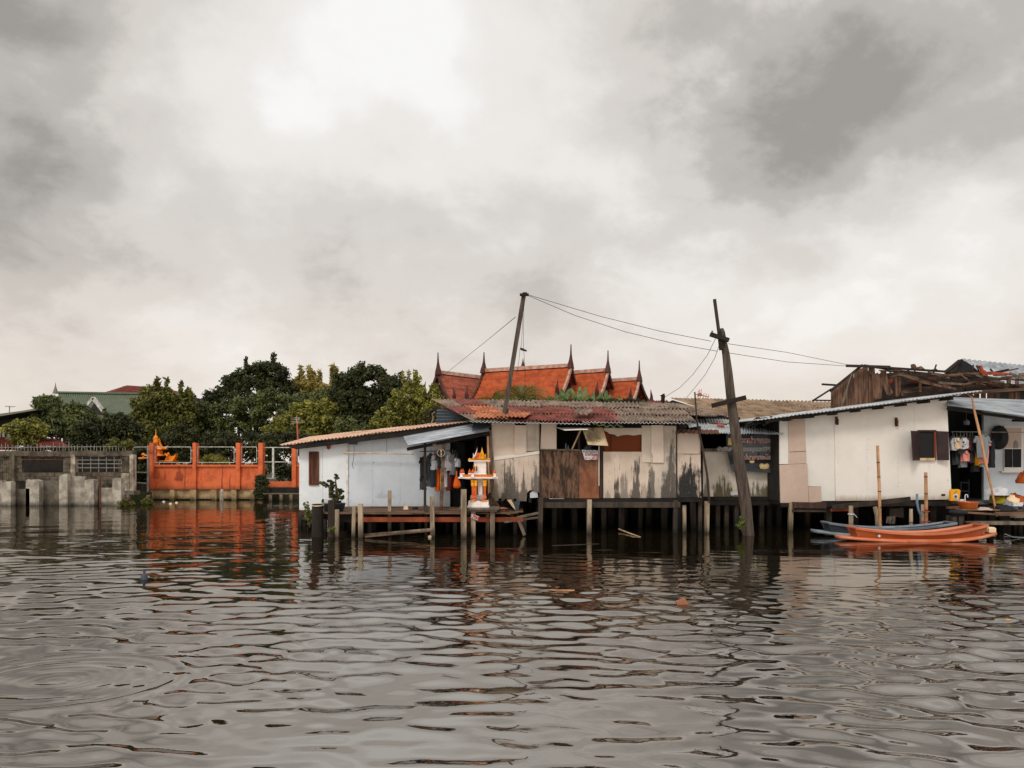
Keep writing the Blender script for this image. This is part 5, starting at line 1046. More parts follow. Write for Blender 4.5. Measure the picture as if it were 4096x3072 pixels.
bn = MB().lathe(P(3873, 2034, 19.9), [(.19, 0), (.20, .01), (.235, .13), (.26, .165), (.262, .18), (.24, .18), (.215, .13), (.18, .03)], 28); M('basin_plastic', (176, 84, 26), fine=.05, bump=0, rough=.35, spec=.5); tag(bn.build('basin', 'basin_plastic', None, True), 'orange plastic basin on the right-hand deck', 'basin')
o = T('enamel_bowl', 'white enamel bowl with a blue mark behind the orange basin', 'bowl', P(3843, 2008, 20.2)); MB().lathe(P(3843, 2008, 20.2), [(.06, 0), (.085, .03), (.092, .07), (.08, .07), (.05, .02)], 18).build('bowl', 'white_cloth', o, True); MB().px(3836, 3841, 1997, 2001, 20.09, .01).build('print', 'blue_pipe', o)
o = T('yellow_detergent_pouch', 'bright yellow refill pouch leaning on the cream wall corner', 'pouch', P(3821, 2003, 20.6))
mb = MB().poly([(3804, 2003), (3838, 2003), (3842, 1962), (3836, 1957), (3808, 1958), (3804, 1966)], 20.6, .1); mb.build('pouch', 'yellow_cloth', o)
MB().poly([(3814, 1994), (3832, 1994), (3834, 1980), (3826, 1975), (3815, 1979)], 20.59, .008).build('print', 'white_cloth', o); MB().poly([(3815, 1972), (3828, 1962), (3830, 1966), (3818, 1974)], 20.59, .008).build('print', 'blue_pipe', o); MB().poly([(3819, 1991), (3827, 1991), (3829, 1984), (3823, 1980), (3818, 1984)], 20.58, .008).build('print', 'slate_cloth', o)
o = T('water_dipper', 'upright pale handle of a dipper standing in the orange basin', 'dipper', P(3862, 2006, 19.9)); MB().tube([P(3861, 2008, 19.9), P(3860, 1985, 19.9), P(3863, 1978, 19.9), P(3870, 1979, 19.9), P(3871, 1990, 19.9)], .014, 7).build('handle', 'white_cloth', o); MB().lathe(P(3866, 2012, 19.9), [(.06, 0), (.07, .04), (.06, .04), (.05, .01)], 12).build('cup', 'pink_cloth', o)
def heap(name, label, px, py, Y, w, h, mat, cat='laundry', seed=1, d=.3):
    mb = MB(); c = P(px, py, Y); n, m_ = 22, 9; ww, hh = w/F*Y, h/F*Y; vv = []; ff = []
    for j in range(m_+1):
        for i in range(n):
            a = 2*math.pi*i/n; q = j/m_*math.pi/2; r_ = math.cos(q); nn = mnoise.noise(Vector((math.cos(a)*2+seed*7, math.sin(a)*2, q*2)))*.28+mnoise.noise(Vector((math.cos(a)*5+seed*3, math.sin(a)*5, q*6)))*.16
            vv.append(c+Vector((math.cos(a)*ww*r_*(1+nn), math.sin(a)*d*r_*(1+nn), max(0, hh*math.sin(q)*(1+nn*1.4)))))
    for j in range(m_):
        for i in range(n): ff.append((j*n+i, j*n+(i+1) % n, (j+1)*n+(i+1) % n, (j+1)*n+i))
    mb.add(vv, ff); return tag(mb.build(name, mat, None, True), label, cat)
M('olive_cloth', (150, 136, 30), (110, 100, 24), fine=.15); M('rust_cloth', (178, 84, 30), (140, 62, 24), fine=.15)
heap('laundry_basket', 'olive yellow tub full of washing on the right deck', 3990, 2012, 20.3, 22, 38, 'olive_cloth', 'tub', 2)
heap('laundry_heap', 'white sheet piled on top of the olive tub', 3987, 1980, 20.25, 40, 30, 'white_cloth', seed=3)
heap('laundry_heap', 'rust orange cloth heap behind the white washing', 4060, 2008, 20.6, 34, 32, 'rust_cloth', seed=4)
heap('laundry_heap', 'crumpled white washing in front of the rust orange cloth', 4038, 2012, 20.2, 26, 30, 'cream_cloth', seed=5)
heap('laundry_heap', 'grey patterned cloth spilling over the deck', 4020, 2030, 20.1, 24, 26, 'grey_cloth', seed=6)
heap('laundry_heap', 'flat white cloth lying in front of the washing at the right edge', 4068, 2024, 20.0, 36, 14, 'white_cloth', seed=7, d=.2)
heap('laundry_heap', 'black cloth heap at the deck edge', 4020, 2040, 19.9, 40, 18, 'black_cloth', seed=8); heap('laundry_heap', 'dark cloth heap cut by the right picture edge', 4092, 2040, 19.95, 30, 24, 'charcoal_cloth', seed=9)
heap('laundry_heap', 'flat beige rag beside the orange basin', 3935, 2040, 19.8, 34, 10, 'tan_board', 'rag', seed=10, d=.15); heap('sack', 'dark grey tarpaulin folded behind the orange basin', 3920, 2016, 20.8, 44, 12, 'slate_cloth', 'tarpaulin', seed=12)
o = MB().lathe(P(4055, 2038, 19.8), [(.09, 0), (.11, .02), (.13, .09), (.135, .095), (.12, .09)], 18); tag(o.build('metal_pot', 'zinc', None, True), 'small grey metal pot among the washing', 'pot')
heap('orange_cushion', 'hanging orange brown bundle at the right picture edge above the washing', 4106, 1934, 20.2, 26, 46, 'rust_cloth', 'bundle', seed=13)

# ---- collapsed timber roof
M('ruin_wood', (116, 86, 68), (66, 48, 38), scale=5, stretch=(2.5, 1, .3), fine=.45, bump=.5); M('ruin_dark', (54, 42, 36), (34, 27, 24), scale=5, fine=.4); M('ruin_long', (110, 84, 66), (58, 46, 38), scale=4, stretch=(.3, 1, 2.5), fine=.45, bump=.5)
cr_ = T('collapsed_roof', 'collapsed timber roof of loose grey brown boards behind the cream house', 'ruin', (xof(3700, 25), 25, 2))
YC2 = 24.5
prof = [(3322, 1560), (3350, 1538), (3400, 1500), (3430, 1476), (3470, 1464), (3520, 1470), (3600, 1480)]
def py_at(px):
    for (a, b), (c_, d_) in zip(prof, prof[1:]):
        if a <= px <= c_: return b+(d_-b)*(px-a)/(c_-a)
    return 1480
x = 3324
k = 0
while x < 3480:
    w = random.uniform(17, 27); l = random.uniform(-3, 3)
    if 3470 < x < 3484: x += 2
    MB().poly([(x, 1640-(x-3324)*.1), (x+w-1.5, 1638-(x-3324)*.1+random.uniform(-3, 3)), (x+w-1.5+l*.5, py_at(x+w)+2), (x+l*.5, py_at(x)+2)], YC2+random.uniform(0, .06), .03).build('board', 'ruin_wood', cr_); x += w
for pts in ([(3494, 1598), (3525, 1594), (3530, 1530), (3512, 1490), (3488, 1500)], [(3512, 1500), (3530, 1486), (3573, 1570), (3560, 1582), (3548, 1578)], [(3522, 1484), (3544, 1484), (3560, 1545), (3572, 1572), (3565, 1574)], [(3572, 1506), (3580, 1506), (3616, 1583), (3608, 1584)], [(3582, 1510), (3590, 1508), (3594, 1585), (3584, 1586)], [(3594, 1512), (3604, 1508), (3604, 1560), (3597, 1583)], [(3478, 1470), (3496, 1474), (3492, 1500), (3480, 1495)], [(3676, 1528), (3686, 1528), (3687, 1568), (3678, 1568)]):
    MB().poly(pts, YC2-.08+random.uniform(-.05, .05), .035).build('board', 'ruin_wood', cr_)
def bm(a, b, w, m='ruin_long', Ya=24.4, Yb=None, t=.07): MB().bar(P(*a, Ya), P(*b, Yb or Ya), t, w/F*Ya).build('beam', m, cr_)
bm((3320, 1565), (3450, 1460), 9, 'ruin_dark', 24.3); bm((3385, 1463), (3560, 1468), 10, 'ruin_dark', 24.2); bm((3445, 1464), (3790, 1487), 8, 'ruin_dark', 24.3); bm((3455, 1462), (3600, 1482), 9, 'ruin_dark', 24.35); bm((3780, 1484), (3960, 1492), 8, 'ruin_dark', 24.4)
bm((3288, 1537), (3350, 1541), 7, 'ruin_dark', 25); bm((3250, 1604), (3325, 1556), 6, 'ruin_dark', 25); bm((3250, 1601), (3330, 1602), 5, 'ruin_dark', 25)
for (a, b, w, Ya) in (((3540, 1480), (3860, 1510), 11, 24.6), ((3590, 1492), (3700, 1530), 13, 24.2), ((3690, 1525), (3900, 1545), 14, 24.3), ((3600, 1545), (3800, 1532), 12, 24.9), ((3610, 1568), (3860, 1538), 13, 24.6), ((3560, 1585), (3800, 1570), 11, 24.5), ((3740, 1500), (3990, 1518), 10, 24.4), ((3830, 1493), (3960, 1528), 9, 24.2), ((3860, 1560), (4090, 1550), 14, 24.3), ((3890, 1570), (4096, 1556), 13, 24.0), ((3800, 1515), (3900, 1535), 8, 24.1), ((3930, 1500), (4033, 1478), 7, 24.2), ((3950, 1510), (4160, 1526), 7, 24.0), ((3900, 1545), (4160, 1542), 14, 24.5), ((3620, 1512), (3800, 1514), 8, 24.8), ((3850, 1540), (3930, 1518), 7, 24.0), ((3700, 1497), (3790, 1498), 6, 24.5), ((4000, 1540), (4200, 1548), 12, 24.6)):
    bm(a, b, w, random.choice(['ruin_long', 'ruin_long', 'ruin_dark']), Ya)
for (x0, x1, y0, y1) in ((3850, 3876, 1545, 1562), (3960, 3990, 1526, 1548), (4028, 4044, 1508, 1545), (4062, 4076, 1512, 1545), (3897, 3918, 1570, 1598), (3925, 3944, 1572, 1598), (3950, 3976, 1572, 1598), (3984, 4000, 1572, 1598), (4036, 4056, 1570, 1598), (4062, 4080, 1568, 1598)): MB().px(x0, x1, y0, y1, 24.8, .03).build('board', 'ruin_wood', cr_)
for k in range(46):
    x = random.uniform(3470, 4080); u_ = (x-3470)/610; y0 = 1478+14*u_; y = random.uniform(y0, y0+random.uniform(14, 66)); l = random.uniform(40, 150); a_ = random.gauss(.06, .16)
    x2, y2 = x+l*math.cos(a_), y+l*math.sin(a_); y2 = max(y2, 1470)
    if max(y, y2) < 1620-(x-3330)*.085-6 or x > 3830: bm((x, y), (x2, min(y2, 1562)), random.uniform(3.5, 9), random.choice(['ruin_long', 'ruin_wood', 'ruin_dark', 'grey_timber']), random.uniform(23.7, 24.5), None, .04)
for k in range(9):
    x = random.uniform(3560, 4060); bm((x, 1492+random.uniform(-4, 6)), (x+random.uniform(-18, 30), 1462+random.uniform(-4, 14)), random.uniform(3, 6), 'ruin_dark', 24.2, None, .04)
M('rust_bright', (168, 74, 42), (120, 52, 32), scale=6, fine=.25)
MB().poly([(3916, 1462), (3928, 1462), (3934, 1476), (3950, 1488), (4010, 1490), (4054, 1494), (4052, 1500), (3952, 1498), (3952, 1508), (3938, 1506), (3924, 1492), (3926, 1480)], 24.0, .08).build('rusty_bracket', 'rust_bright', cr_)
MB().poly([(3555, 1520), (3572, 1512), (3576, 1524), (3560, 1534)], 24.6, .05).build('rusty_scrap', 'rust_bright', cr_); MB().poly([(3630, 1530), (3680, 1520), (3720, 1535), (3710, 1545), (3640, 1546)], 24.9, .05).build('rusty_scrap', 'maroon_tile', cr_)
mb = MB(); mb.poly([(3655, 1455), (3662, 1458), (3668, 1470), (3685, 1464), (3700, 1476), (3658, 1478)], 24.2, .2); mb.build('splintered_end', 'ruin_wood', cr_)
mb = MB(); mb.poly([(3728, 1478), (3744, 1474), (3752, 1480), (3730, 1482)], 24.2, .1); mb.build('splintered_end', 'ruin_dark', cr_)
MB().tube([P(3408, 1492, 24.2), P(3392, 1540, 24.15), P(3378, 1590, 24.1), P(3370, 1612, 24.1)], [.012, .02, .05, .04], 6).build('hanging_strip', 'grey_timber', cr_)
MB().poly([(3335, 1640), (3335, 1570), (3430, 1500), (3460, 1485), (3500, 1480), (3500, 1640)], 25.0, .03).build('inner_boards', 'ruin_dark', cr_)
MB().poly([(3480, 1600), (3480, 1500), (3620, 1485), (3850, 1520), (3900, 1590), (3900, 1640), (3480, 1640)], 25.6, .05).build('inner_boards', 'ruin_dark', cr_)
zr = T('zinc_gable_house', 'house with grey zinc roof and dark open gable behind the collapsed roof', 'house', (xof(4000, 28), 28, 2))
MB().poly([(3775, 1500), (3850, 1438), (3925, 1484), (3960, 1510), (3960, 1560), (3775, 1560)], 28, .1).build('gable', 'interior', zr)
MB().corr(P(3990, 1545, 27.5), P(4350, 1575, 28.5), P(3852, 1435, 28.2), P(4350, 1487, 31), 26, .025, 1, 5, jag=0).build('roof', 'zinc', zr)
MB().prism([P(3790, 1484, 27.8), P(3850, 1435, 27.8), P(3853, 1440, 27.8), P(3796, 1488, 27.8)], (0, .3, 0)).build('verge_board', 'black_timber', zr)
MB().px(3960, 4300, 1560, 1850, 28.5, .1).build('wall', 'dark_wall', zr)

# ================================================================ boats
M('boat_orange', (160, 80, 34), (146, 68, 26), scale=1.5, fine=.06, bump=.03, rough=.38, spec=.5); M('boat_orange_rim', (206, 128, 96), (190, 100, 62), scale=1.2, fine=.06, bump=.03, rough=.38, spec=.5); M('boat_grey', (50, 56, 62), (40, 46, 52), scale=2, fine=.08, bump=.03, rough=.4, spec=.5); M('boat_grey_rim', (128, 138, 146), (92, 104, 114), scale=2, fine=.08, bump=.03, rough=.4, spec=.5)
def boat(name, label, Y, lowL, lowR, upL, upR, m, mrim, hb, ht, rl, rr_, sl, sr_, yaw=0):
    """small plastic sampan: a long flat float hull, pointed at both ends, with an open tub on it"""
    x0, x1, u0, u1 = xof(lowL, Y), xof(lowR, Y), xof(upL, Y), xof(upR, Y); L = x1-x0
    o = T(name, label, 'boat', ((x0+x1)/2, Y+.3, 0))
    n = 36; half = .42
    def tf(x, y, z):
        dx = x-(x0+x1)/2; return (x-y*math.sin(yaw)*0, Y+half+y+dx*math.sin(yaw), z)
    def ring(q, a, b, w, zlo, zhi, fl): pass
    vv = []; ff = []
    for i in range(n+1):
        q = i/n; x = x0+L*q; e = abs(2*q-1); w = half*(max(.07, 1-e**3.4) if q > .5 else max(.26, 1-.6*e**5))*1.05; rise = (rl if q < .5 else rr_)*e**2.2; zl = -.05+rise*1.0+.03*e; zh = hb+rise*.95
        th = .05*(1-e)+.02
        for (yy, zz2) in ((-w*.8, zl-.0), (-w, zl+.05*(1-e*.6)), (-w, zh-th), (-w*.93, zh), (w*.93, zh), (w, zh-th), (w, zl+.05*(1-e*.6)), (w*.8, zl)): vv.append(tf(x, yy, zz2))
    k = 8
    for i in range(n):
        for j in range(k): ff.append((i*k+j, i*k+(j+1) % k, (i+1)*k+(j+1) % k, (i+1)*k+j))
    ff += [tuple(range(k-1, -1, -1)), tuple(range(n*k, n*k+k))]
    MB().add(vv, ff).build('float_hull', mrim, o, True)
    vv = []; ff = []; U = u1-u0
    for i in range(n+1):
        q = i/n; e = abs(2*q-1); s2 = (sl if q < .5 else sr_)*e**2.1; x = u0+U*q
        w = half*(.84-.30*e**3); zb_ = hb+.0+(rl if q < .5 else rr_)*.42*e**2; zt = ht+s2
        c = x+(.10*(1 if q > .5 else -1))*e**6*.9
        for (yy, zz2, xx) in ((-w*.8, zb_, x), (-w*.95, zt-.05, c), (-w-.035, zt-.045, c), (-w-.04, zt, c), (-w+.03, zt+.004, c), (-w*.82, zt-.04, x), (-w*.7, zb_+.03, x), (w*.7, zb_+.03, x), (w*.82, zt-.04, x), (w-.03, zt+.004, c), (w+.04, zt, c), (w+.035, zt-.045, c), (w*.95, zt-.05, c), (w*.8, zb_, x)): vv.append(tf(xx, yy, zz2))
    k = 14
    mi = []
    for i in range(n):
        for j in range(k): ff.append((i*k+j, i*k+(j+1) % k, (i+1)*k+(j+1) % k, (i+1)*k+j)); mi.append(1 if j in (2, 3, 4, 8, 9, 10) else 0)
    mb = MB(); mb.add(vv, ff); mb.mi = mi
    # closed ends of the tub
    for i, sgn in ((0, -1), (n, 1)):
        b = i*k; f1 = [b+j for j in (0, 1, 2, 3, 4, 5, 6, 7, 8, 9, 10, 11, 12, 13)]; x = vv[b][0]
        mb.f.append(tuple(f1 if sgn > 0 else f1[::-1])); mb.mi.append(0)
    # transoms raised to the rim
    for q, sgn in ((0, -1), (1, 1)):
        x = u0+U*q; w = half*.50; s2 = sl if q == 0 else sr_; mb.k = 1; mb.box(tuple(tf(x-.04+sgn*.06, -w-.04, ht+s2-.03)), tuple(tf(x+.04+sgn*.06, w+.04, ht+s2+.006))); mb.k = 0; mb.box(tuple(tf(x-.02, -w, hb+.04)), tuple(tf(x+.02, w, ht+s2-.02)))
    mb.build('tub', [m, mrim], o, False)
    for q in (.3, .7): MB().box(tuple(tf(u0+U*q-.1, -half*.7, ht-.09)), tuple(tf(u0+U*q+.1, half*.7, ht-.06))).build('seat', m, o)
    return o
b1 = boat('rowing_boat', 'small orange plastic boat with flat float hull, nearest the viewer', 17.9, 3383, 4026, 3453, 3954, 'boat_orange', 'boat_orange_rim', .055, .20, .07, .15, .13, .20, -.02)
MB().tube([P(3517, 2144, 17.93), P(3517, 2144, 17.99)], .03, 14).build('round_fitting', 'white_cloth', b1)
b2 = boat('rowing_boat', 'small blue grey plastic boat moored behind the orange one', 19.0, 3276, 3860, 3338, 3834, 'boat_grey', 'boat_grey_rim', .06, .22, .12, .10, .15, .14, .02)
o = MB().tube([P(3950, 2128, 18.3), P(3950, 2120, 18.3), P(3951, 2110, 18.3)], [.07, .08, .05], 10); o.v = [(x+.08*(z > 0.35), y, z) for x, y, z in o.v]
o = MB().sqlathe(P(3960, 2131, 18.3), [(.07, 0), (.085, .03), (.085, .11), (.06, .14)], 1.2); tag(o.build('float_block', 'cream_cloth'), 'white block on the stern of the orange boat', 'float')
o = MB().tube([P(4020, 2136, 18.4), P(4050, 2148, 18.7), P(4090, 2150, 19), P(4140, 2142, 19.2)], .012, 5); tag(o.build('mooring_rope', 'grey_cloth'), 'thin mooring rope sagging from the orange boat to the right', 'rope')

# ================================================================ poles and wires
M('pole_wood', (92, 80, 70), (58, 49, 42), scale=5, stretch=(3, 3, .25), fine=.4, bump=.6)
lp = T('leaning_utility_pole', 'thick crooked timber pole leaning left out of the water with two crossbars', 'pole', P(2992, 2125, 20) - Vector((0, 0, .0)))
YL = 19.6
pt = [(3000, 2200, 24), (2992, 2125, 23), (2985, 2036, 22.5), (2973, 1950, 22), (2962, 1878, 22.5), (2950, 1800, 21), (2940, 1720, 20), (2930, 1640, 19), (2922, 1580, 18.5), (2912, 1490, 17), (2903, 1416, 15), (2893, 1360, 13), (2888, 1330, 12), (2885, 1314, 8)]
MB().tube([P(a, b, YL) for a, b, r_ in pt], [r_/F*YL for a, b, r_ in pt], 14, jit=.07).build('shaft', 'pole_wood', lp, True)
MB().bar(P(2885, 1400, YL-.15), P(2877, 1325, YL-.15), .09, .09).build('splint', 'black_timber', lp)
MB().bar(P(2881, 1370, YL-.05), P(2858, 1197, YL), .07, .07).build('top_stick', 'dark_timber', lp)
MB().bar(P(2841, 1337, YL-.2), P(2915, 1361, YL-.2), .1, .1).build('crossbar', 'black_timber', lp); MB().bar(P(2848, 1623, YL-.2), P(2983, 1590, YL-.2), .09, .12).build('crossbar', 'black_timber', lp)
mb = MB()
for p in ((2849, 1334), (2911, 1365)): mb.lathe(P(*p, YL-.2), [(.02, 0), (.035, .02), (.02, .04), (.03, .06), (.01, .08)], 8)
mb.build('insulator', 'grey_cloth', lp)
rp = T('roof_pole', 'slender timber pole leaning right over the rusty roof with a short cap crosspiece', 'pole', P(2017, 1672, 20.4))
YR2 = 20.4
MB().bar(P(2015, 1672, YR2), P(2095, 1183, YR2), .12, .13).build('shaft', 'pole_wood', rp); MB().px(2024, 2034, 1634, 1674, YR2-.02, .1).build('foot_brace', 'dark_timber', rp)
MB().bar(P(2079, 1179, YR2-.1), P(2115, 1179, YR2-.1), .09, .06).build('crossbar', 'black_timber', rp); MB().bar(P(2090, 1173, YR2-.1), P(2108, 1173, YR2-.1), .07, .04).build('cap', 'black_timber', rp)
def wire(label, pts, Ys, r_=.007, sag=0, group='overhead wires'):
    P_ = []; n = len(pts)
    for i in range(n-1):
        for k in range(8):
            q = k/8; a, b = P(*pts[i], Ys[i]), P(*pts[i+1], Ys[i+1]); c = a.lerp(b, q); c.z -= sag*4*q*(1-q); P_.append(c)
    P_.append(P(*pts[-1], Ys[-1])); o = MB().tube(P_, r_, 5); return tag(o.build('cable', 'black_cloth'), label, 'wire', group)
wire('upper wire from the slender roof pole to the crooked pole and the collapsed roof', [(2115, 1180), (2400, 1265), (2640, 1325), (2845, 1365)], [20.3, 20, 19.8, 19.5]); wire('upper wire running on from the crooked pole to the collapsed roof', [(2912, 1375), (3150, 1410), (3395, 1460)], [19.5, 22, 24.2])
wire('lower wire from the slender roof pole to the crooked pole', [(2112, 1182), (2300, 1262), (2500, 1327), (2700, 1375), (2870, 1405)], [20.3, 20.2, 20, 19.8, 19.5]); wire('lower wire running on from the crooked pole to the collapsed roof', [(2890, 1408), (3150, 1448), (3385, 1464)], [19.5, 22, 24.2])
wire('thin wire sloping from the slender roof pole down to the left temple roof', [(2062, 1268), (1950, 1360), (1778, 1498)], [20.4, 30, 44], .009)
wire('left drop wire from the crooked pole to the black stub post', [(2862, 1355), (2830, 1420), (2770, 1500), (2720, 1550), (2660, 1588)], [19.5, 21, 23, 24.5, 26]); wire('right drop wire from the crooked pole to the back shed roof', [(2880, 1370), (2860, 1430), (2820, 1500), (2780, 1550), (2740, 1598)], [19.5, 21, 23, 25, 27])
wire('slack cable hanging loose from the slender roof pole, left strand', [(2093, 1225), (2090, 1300), (2086, 1380), (2080, 1395), (2076, 1440), (2068, 1490)], [20.3]*6, .005, group='slack cables'); wire('slack cable hanging loose from the slender roof pole, right strand', [(2096, 1215), (2094, 1300), (2094, 1390), (2098, 1440), (2101, 1500), (2099, 1560), (2102, 1620)], [20.3]*7, .005, group='slack cables')
o = MB().tube([P(2082, 1394, 20.3), P(2090, 1398, 20.3), P(2107, 1404, 20.3)], [.03, .035, .02], 8); tag(o.build('cable_joint', 'black_cloth'), 'black cable joint dangling from the slack cables', 'cable joint')
weed('leafy_weed', 'green weed growing at the foot of the crooked pole', 2966, 2125, 19.2, 16, 58, 12)

# ================================================================ floating things and water plants
def floater(name, label, px, py, cat, mb, mat): tag(mb.build(name, mat), label, cat)
def W(px, py, z=0.0): Yw = F*(CH-z)/(py-HY); return Vector((xof(px, Yw), Yw, z))
floater('floating_stick', 'thin curved stick floating in front of the patched house', 0, 0, 'stick', MB().tube([W(2475, 2125)+Vector((0, 0, .06)), W(2520, 2138)+Vector((0, 0, .03)), W(2562, 2148)], [.02, .018, .012], 6), 'bamboo_pale')
floater('floating_reed', 'yellow reed floating on the dark water in the middle', 0, 0, 'reed', MB().tube([W(2040, 2355), W(2215, 2361), W(2298, 2363)], [.004, .012, .018], 6), 'bamboo')
o = MB(); c = W(2728, 2415); o.box(tuple(c+Vector((-.07, -.05, -.03))), tuple(c+Vector((.07, .05, .05))))
o.v = [(c.x+(x-c.x)*.9-(z-c.z)*.5, y, z+(x-c.x)*.35) for x, y, z in o.v]; floater('floating_block', 'small brown block floating in the middle of the canal', 0, 0, 'block', o, 'clay')
floater('floating_board', 'pale thin board edge floating before the patched house stilts', 0, 0, 'board', MB().bar(W(2210, 2183), W(2395, 2176), .08, .012), 'stilt_wood')
for i, (px, py, l) in enumerate(((655, 2008, 'white scrap floating under the orange wall, leftmost'), (682, 2016, 'cream scrap floating under the orange wall beside the white one'), (706, 2012, 'tiny pale scrap floating second from the right under the orange wall'))):
    c = W(px, py); o = MB().lathe(c, [(.05, -.02), (.08, 0), (.06, .04), (.02, .06)], 8, .6); tag(o.build('floating_litter', 'white_cloth' if i == 0 else 'cream_cloth'), l, 'litter')
c = W(4032, 2480); floater('floating_leaf', 'small yellow leaf floating at the right side of the canal', 0, 0, 'leaf', MB().lathe(c, [(.03, -.005), (.035, .006), (.01, .012)], 7, .6), 'yellow_cloth')
c = W(1719, 2150); floater('floating_ball', 'small pale ball floating beside the broken brace of the boardwalk', 0, 0, 'ball', MB().lathe(c, [(.02, -.03), (.045, -.01), (.05, .02), (.035, .05), (.01, .06)], 10), 'cream_cloth')
o = T('bobbing_bottle', 'small dark bottle bobbing upright far out on the left water', 'bottle', W(577, 2318)); MB().lathe(W(577, 2318), [(.05, -.05), (.055, .03), (.05, .07), (.02, .10), (.02, .14), (.005, .15)], 10).build('body', 'slate_cloth', o)
# ================================================================ trees
M('leaf_deep', (34, 40, 22), tint=(76, 80, 38), fine=.2, bump=0, rough=.6, transl=.2); M('leaf_mid', (50, 60, 32), tint=(118, 124, 68), fine=.2, bump=0, rough=.55, transl=.2)
M('leaf_yellow', (66, 74, 32), tint=(166, 160, 70), fine=.2, bump=0, rough=.55, transl=.25); M('leaf_olive', (62, 66, 30), tint=(126, 124, 54), fine=.2, bump=0, rough=.55, transl=.25)
M('leaf_bamboo', (120, 112, 52), tint=(176, 156, 84), fine=.2, bump=0, rough=.55, transl=.3)
def tree(name, label, Y, blobs, mat, trunk=None, leaf=.2, n=26, dens=1.0, cr=.34, shoots=0, long=1.5, up=.4, group='trees on the far bank', cat='tree', droop=0, limbs=5):
    """blobs: (px, py, rx, ry) in photo pixels; leaf clumps fill the outer shell of every lobe"""
    bx = sum(b[0] for b in blobs)/len(blobs); base = trunk or (bx, zof(0, 1))
    tx = trunk[0] if trunk else bx
    o = T(name, label, cat, (xof(tx, Y), Y, .42), group); cs = []; small = leaf*.55
    for (px, py, rx, ry) in blobs:
        RX, RZ = rx/F*Y, ry/F*Y; RY = (RX+RZ)/2*.9; c = P(px, py, Y)+Vector((0, random.uniform(-.5, .5)*RY, 0)); k = int(dens*(12+RX*RZ*34))
        for _ in range(k):
            d = Vector((random.gauss(0, 1), random.gauss(-.35, 1), random.gauss(.15, 1))).normalized(); q = random.choice([.93, .9, .8, .62, 1.0])*random.uniform(.86, 1.1)
            if random.random() < .16: q *= random.uniform(1.1, 1.32)
            cs.append(c+Vector((d.x*RX*q, d.y*RY*q, d.z*RZ*q)))
    leaves('crown', mat, o, cs, int(n*2.5), cr*.92, leaf*.54, long, up=up, droop=droop)
    for (px, py, rx, ry) in []: pass
    th = max(.07, .05+.05*max(b[3] for b in blobs)/60); base_z = .42; mz = P(bx, sum(b[1] for b in blobs)/len(blobs), Y)
    b0 = Vector((xof(tx, Y), Y, base_z)); mid = b0.lerp(mz, .55)+Vector((random.uniform(-.2, .2), 0, 0))
    tr = MB().tube([b0, b0.lerp(mid, .5)+Vector((.08, 0, 0)), mid, mz], [th*1.5, th*1.15, th, th*.5], 9, jit=.08).build('trunk', 'bark', o, True)
    mb = MB()
    for (px, py, rx, ry) in random.sample(blobs, min(limbs, len(blobs))):
        e = P(px, py, Y); s0 = b0.lerp(mid, random.uniform(.6, 1)); mb.tube([s0, s0.lerp(e, .5)+Vector((0, 0, .15)), e], [th*.6, th*.4, th*.15], 6)
    mb.build('limbs', 'bark', o, True)
    if shoots:
        mb = MB(); sc = []
        for _ in range(shoots):
            px, py, rx, ry = random.choice(blobs); x = px+random.uniform(-rx, rx)*.85; y = py-ry*random.uniform(.55, .95); h = random.uniform(20, 55); dx = random.uniform(-10, 10)
            pts = [P(x+dx*q, y+12-h*q-12*q, Y-.3) for q in (0, .4, .75, 1)]; mb.tube(pts, .012, 4); sc += [pts[0].lerp(pts[3], r_) for r_ in (.2, .4, .55, .7, .85, 1)]
        mb.build('shoots', 'bark', o); leaves('shoot_leaves', mat, o, sc, 7, .16, leaf*.8, long, up=.2)
    return o
tree('feathery_tree', 'feathery olive green tree in front of the green roof at the left', 46, [(210, 1640, 60, 40), (290, 1655, 60, 30), (330, 1670, 40, 30), (240, 1690, 90, 45), (180, 1610, 38, 20), (320, 1700, 60, 40), (160, 1690, 30, 30)], 'leaf_mid', (250, 0), .26, 26, 1.0, .42, long=2.4, droop=.4)
tree('round_bush_tree', 'small bright yellow green round tree over the ruined wall', 40, [(110, 1720, 66, 36), (80, 1750, 50, 30), (140, 1745, 50, 34), (115, 1695, 40, 18), (165, 1715, 25, 14)], 'leaf_yellow', (110, 0), .2, 22, 1.1, .3)
tree('dark_bushy_tree', 'dark dense tree under the small white gable', 42, [(390, 1720, 70, 45), (450, 1700, 60, 35), (360, 1760, 60, 40), (500, 1730, 60, 50), (440, 1770, 90, 36), (520, 1780, 50, 30)], 'leaf_deep', (440, 0), .2, 24, 1.0, .34, shoots=6)
tree('olive_tree', 'rounded olive tree in front of the red roof above the orange wall', 47, [(600, 1610, 60, 50), (660, 1600, 55, 40), (570, 1665, 48, 50), (640, 1680, 95, 60), (720, 1660, 55, 55), (610, 1575, 30, 20), (740, 1600, 25, 20), (620, 1730, 90, 40)], 'leaf_olive', (630, 0), .24, 26, 1.0, .42, shoots=10, long=2)
tree('tall_dark_tree', 'tallest dark round tree on the left bank', 54, [(1090, 1500, 60, 42), (1000, 1510, 70, 38), (930, 1540, 60, 40), (1110, 1560, 60, 55), (1020, 1580, 90, 50), (900, 1590, 60, 35), (860, 1600, 40, 30), (1060, 1475, 50, 25)], 'leaf_deep', (1010, 0), .26, 26, 1.0, .42, shoots=5)
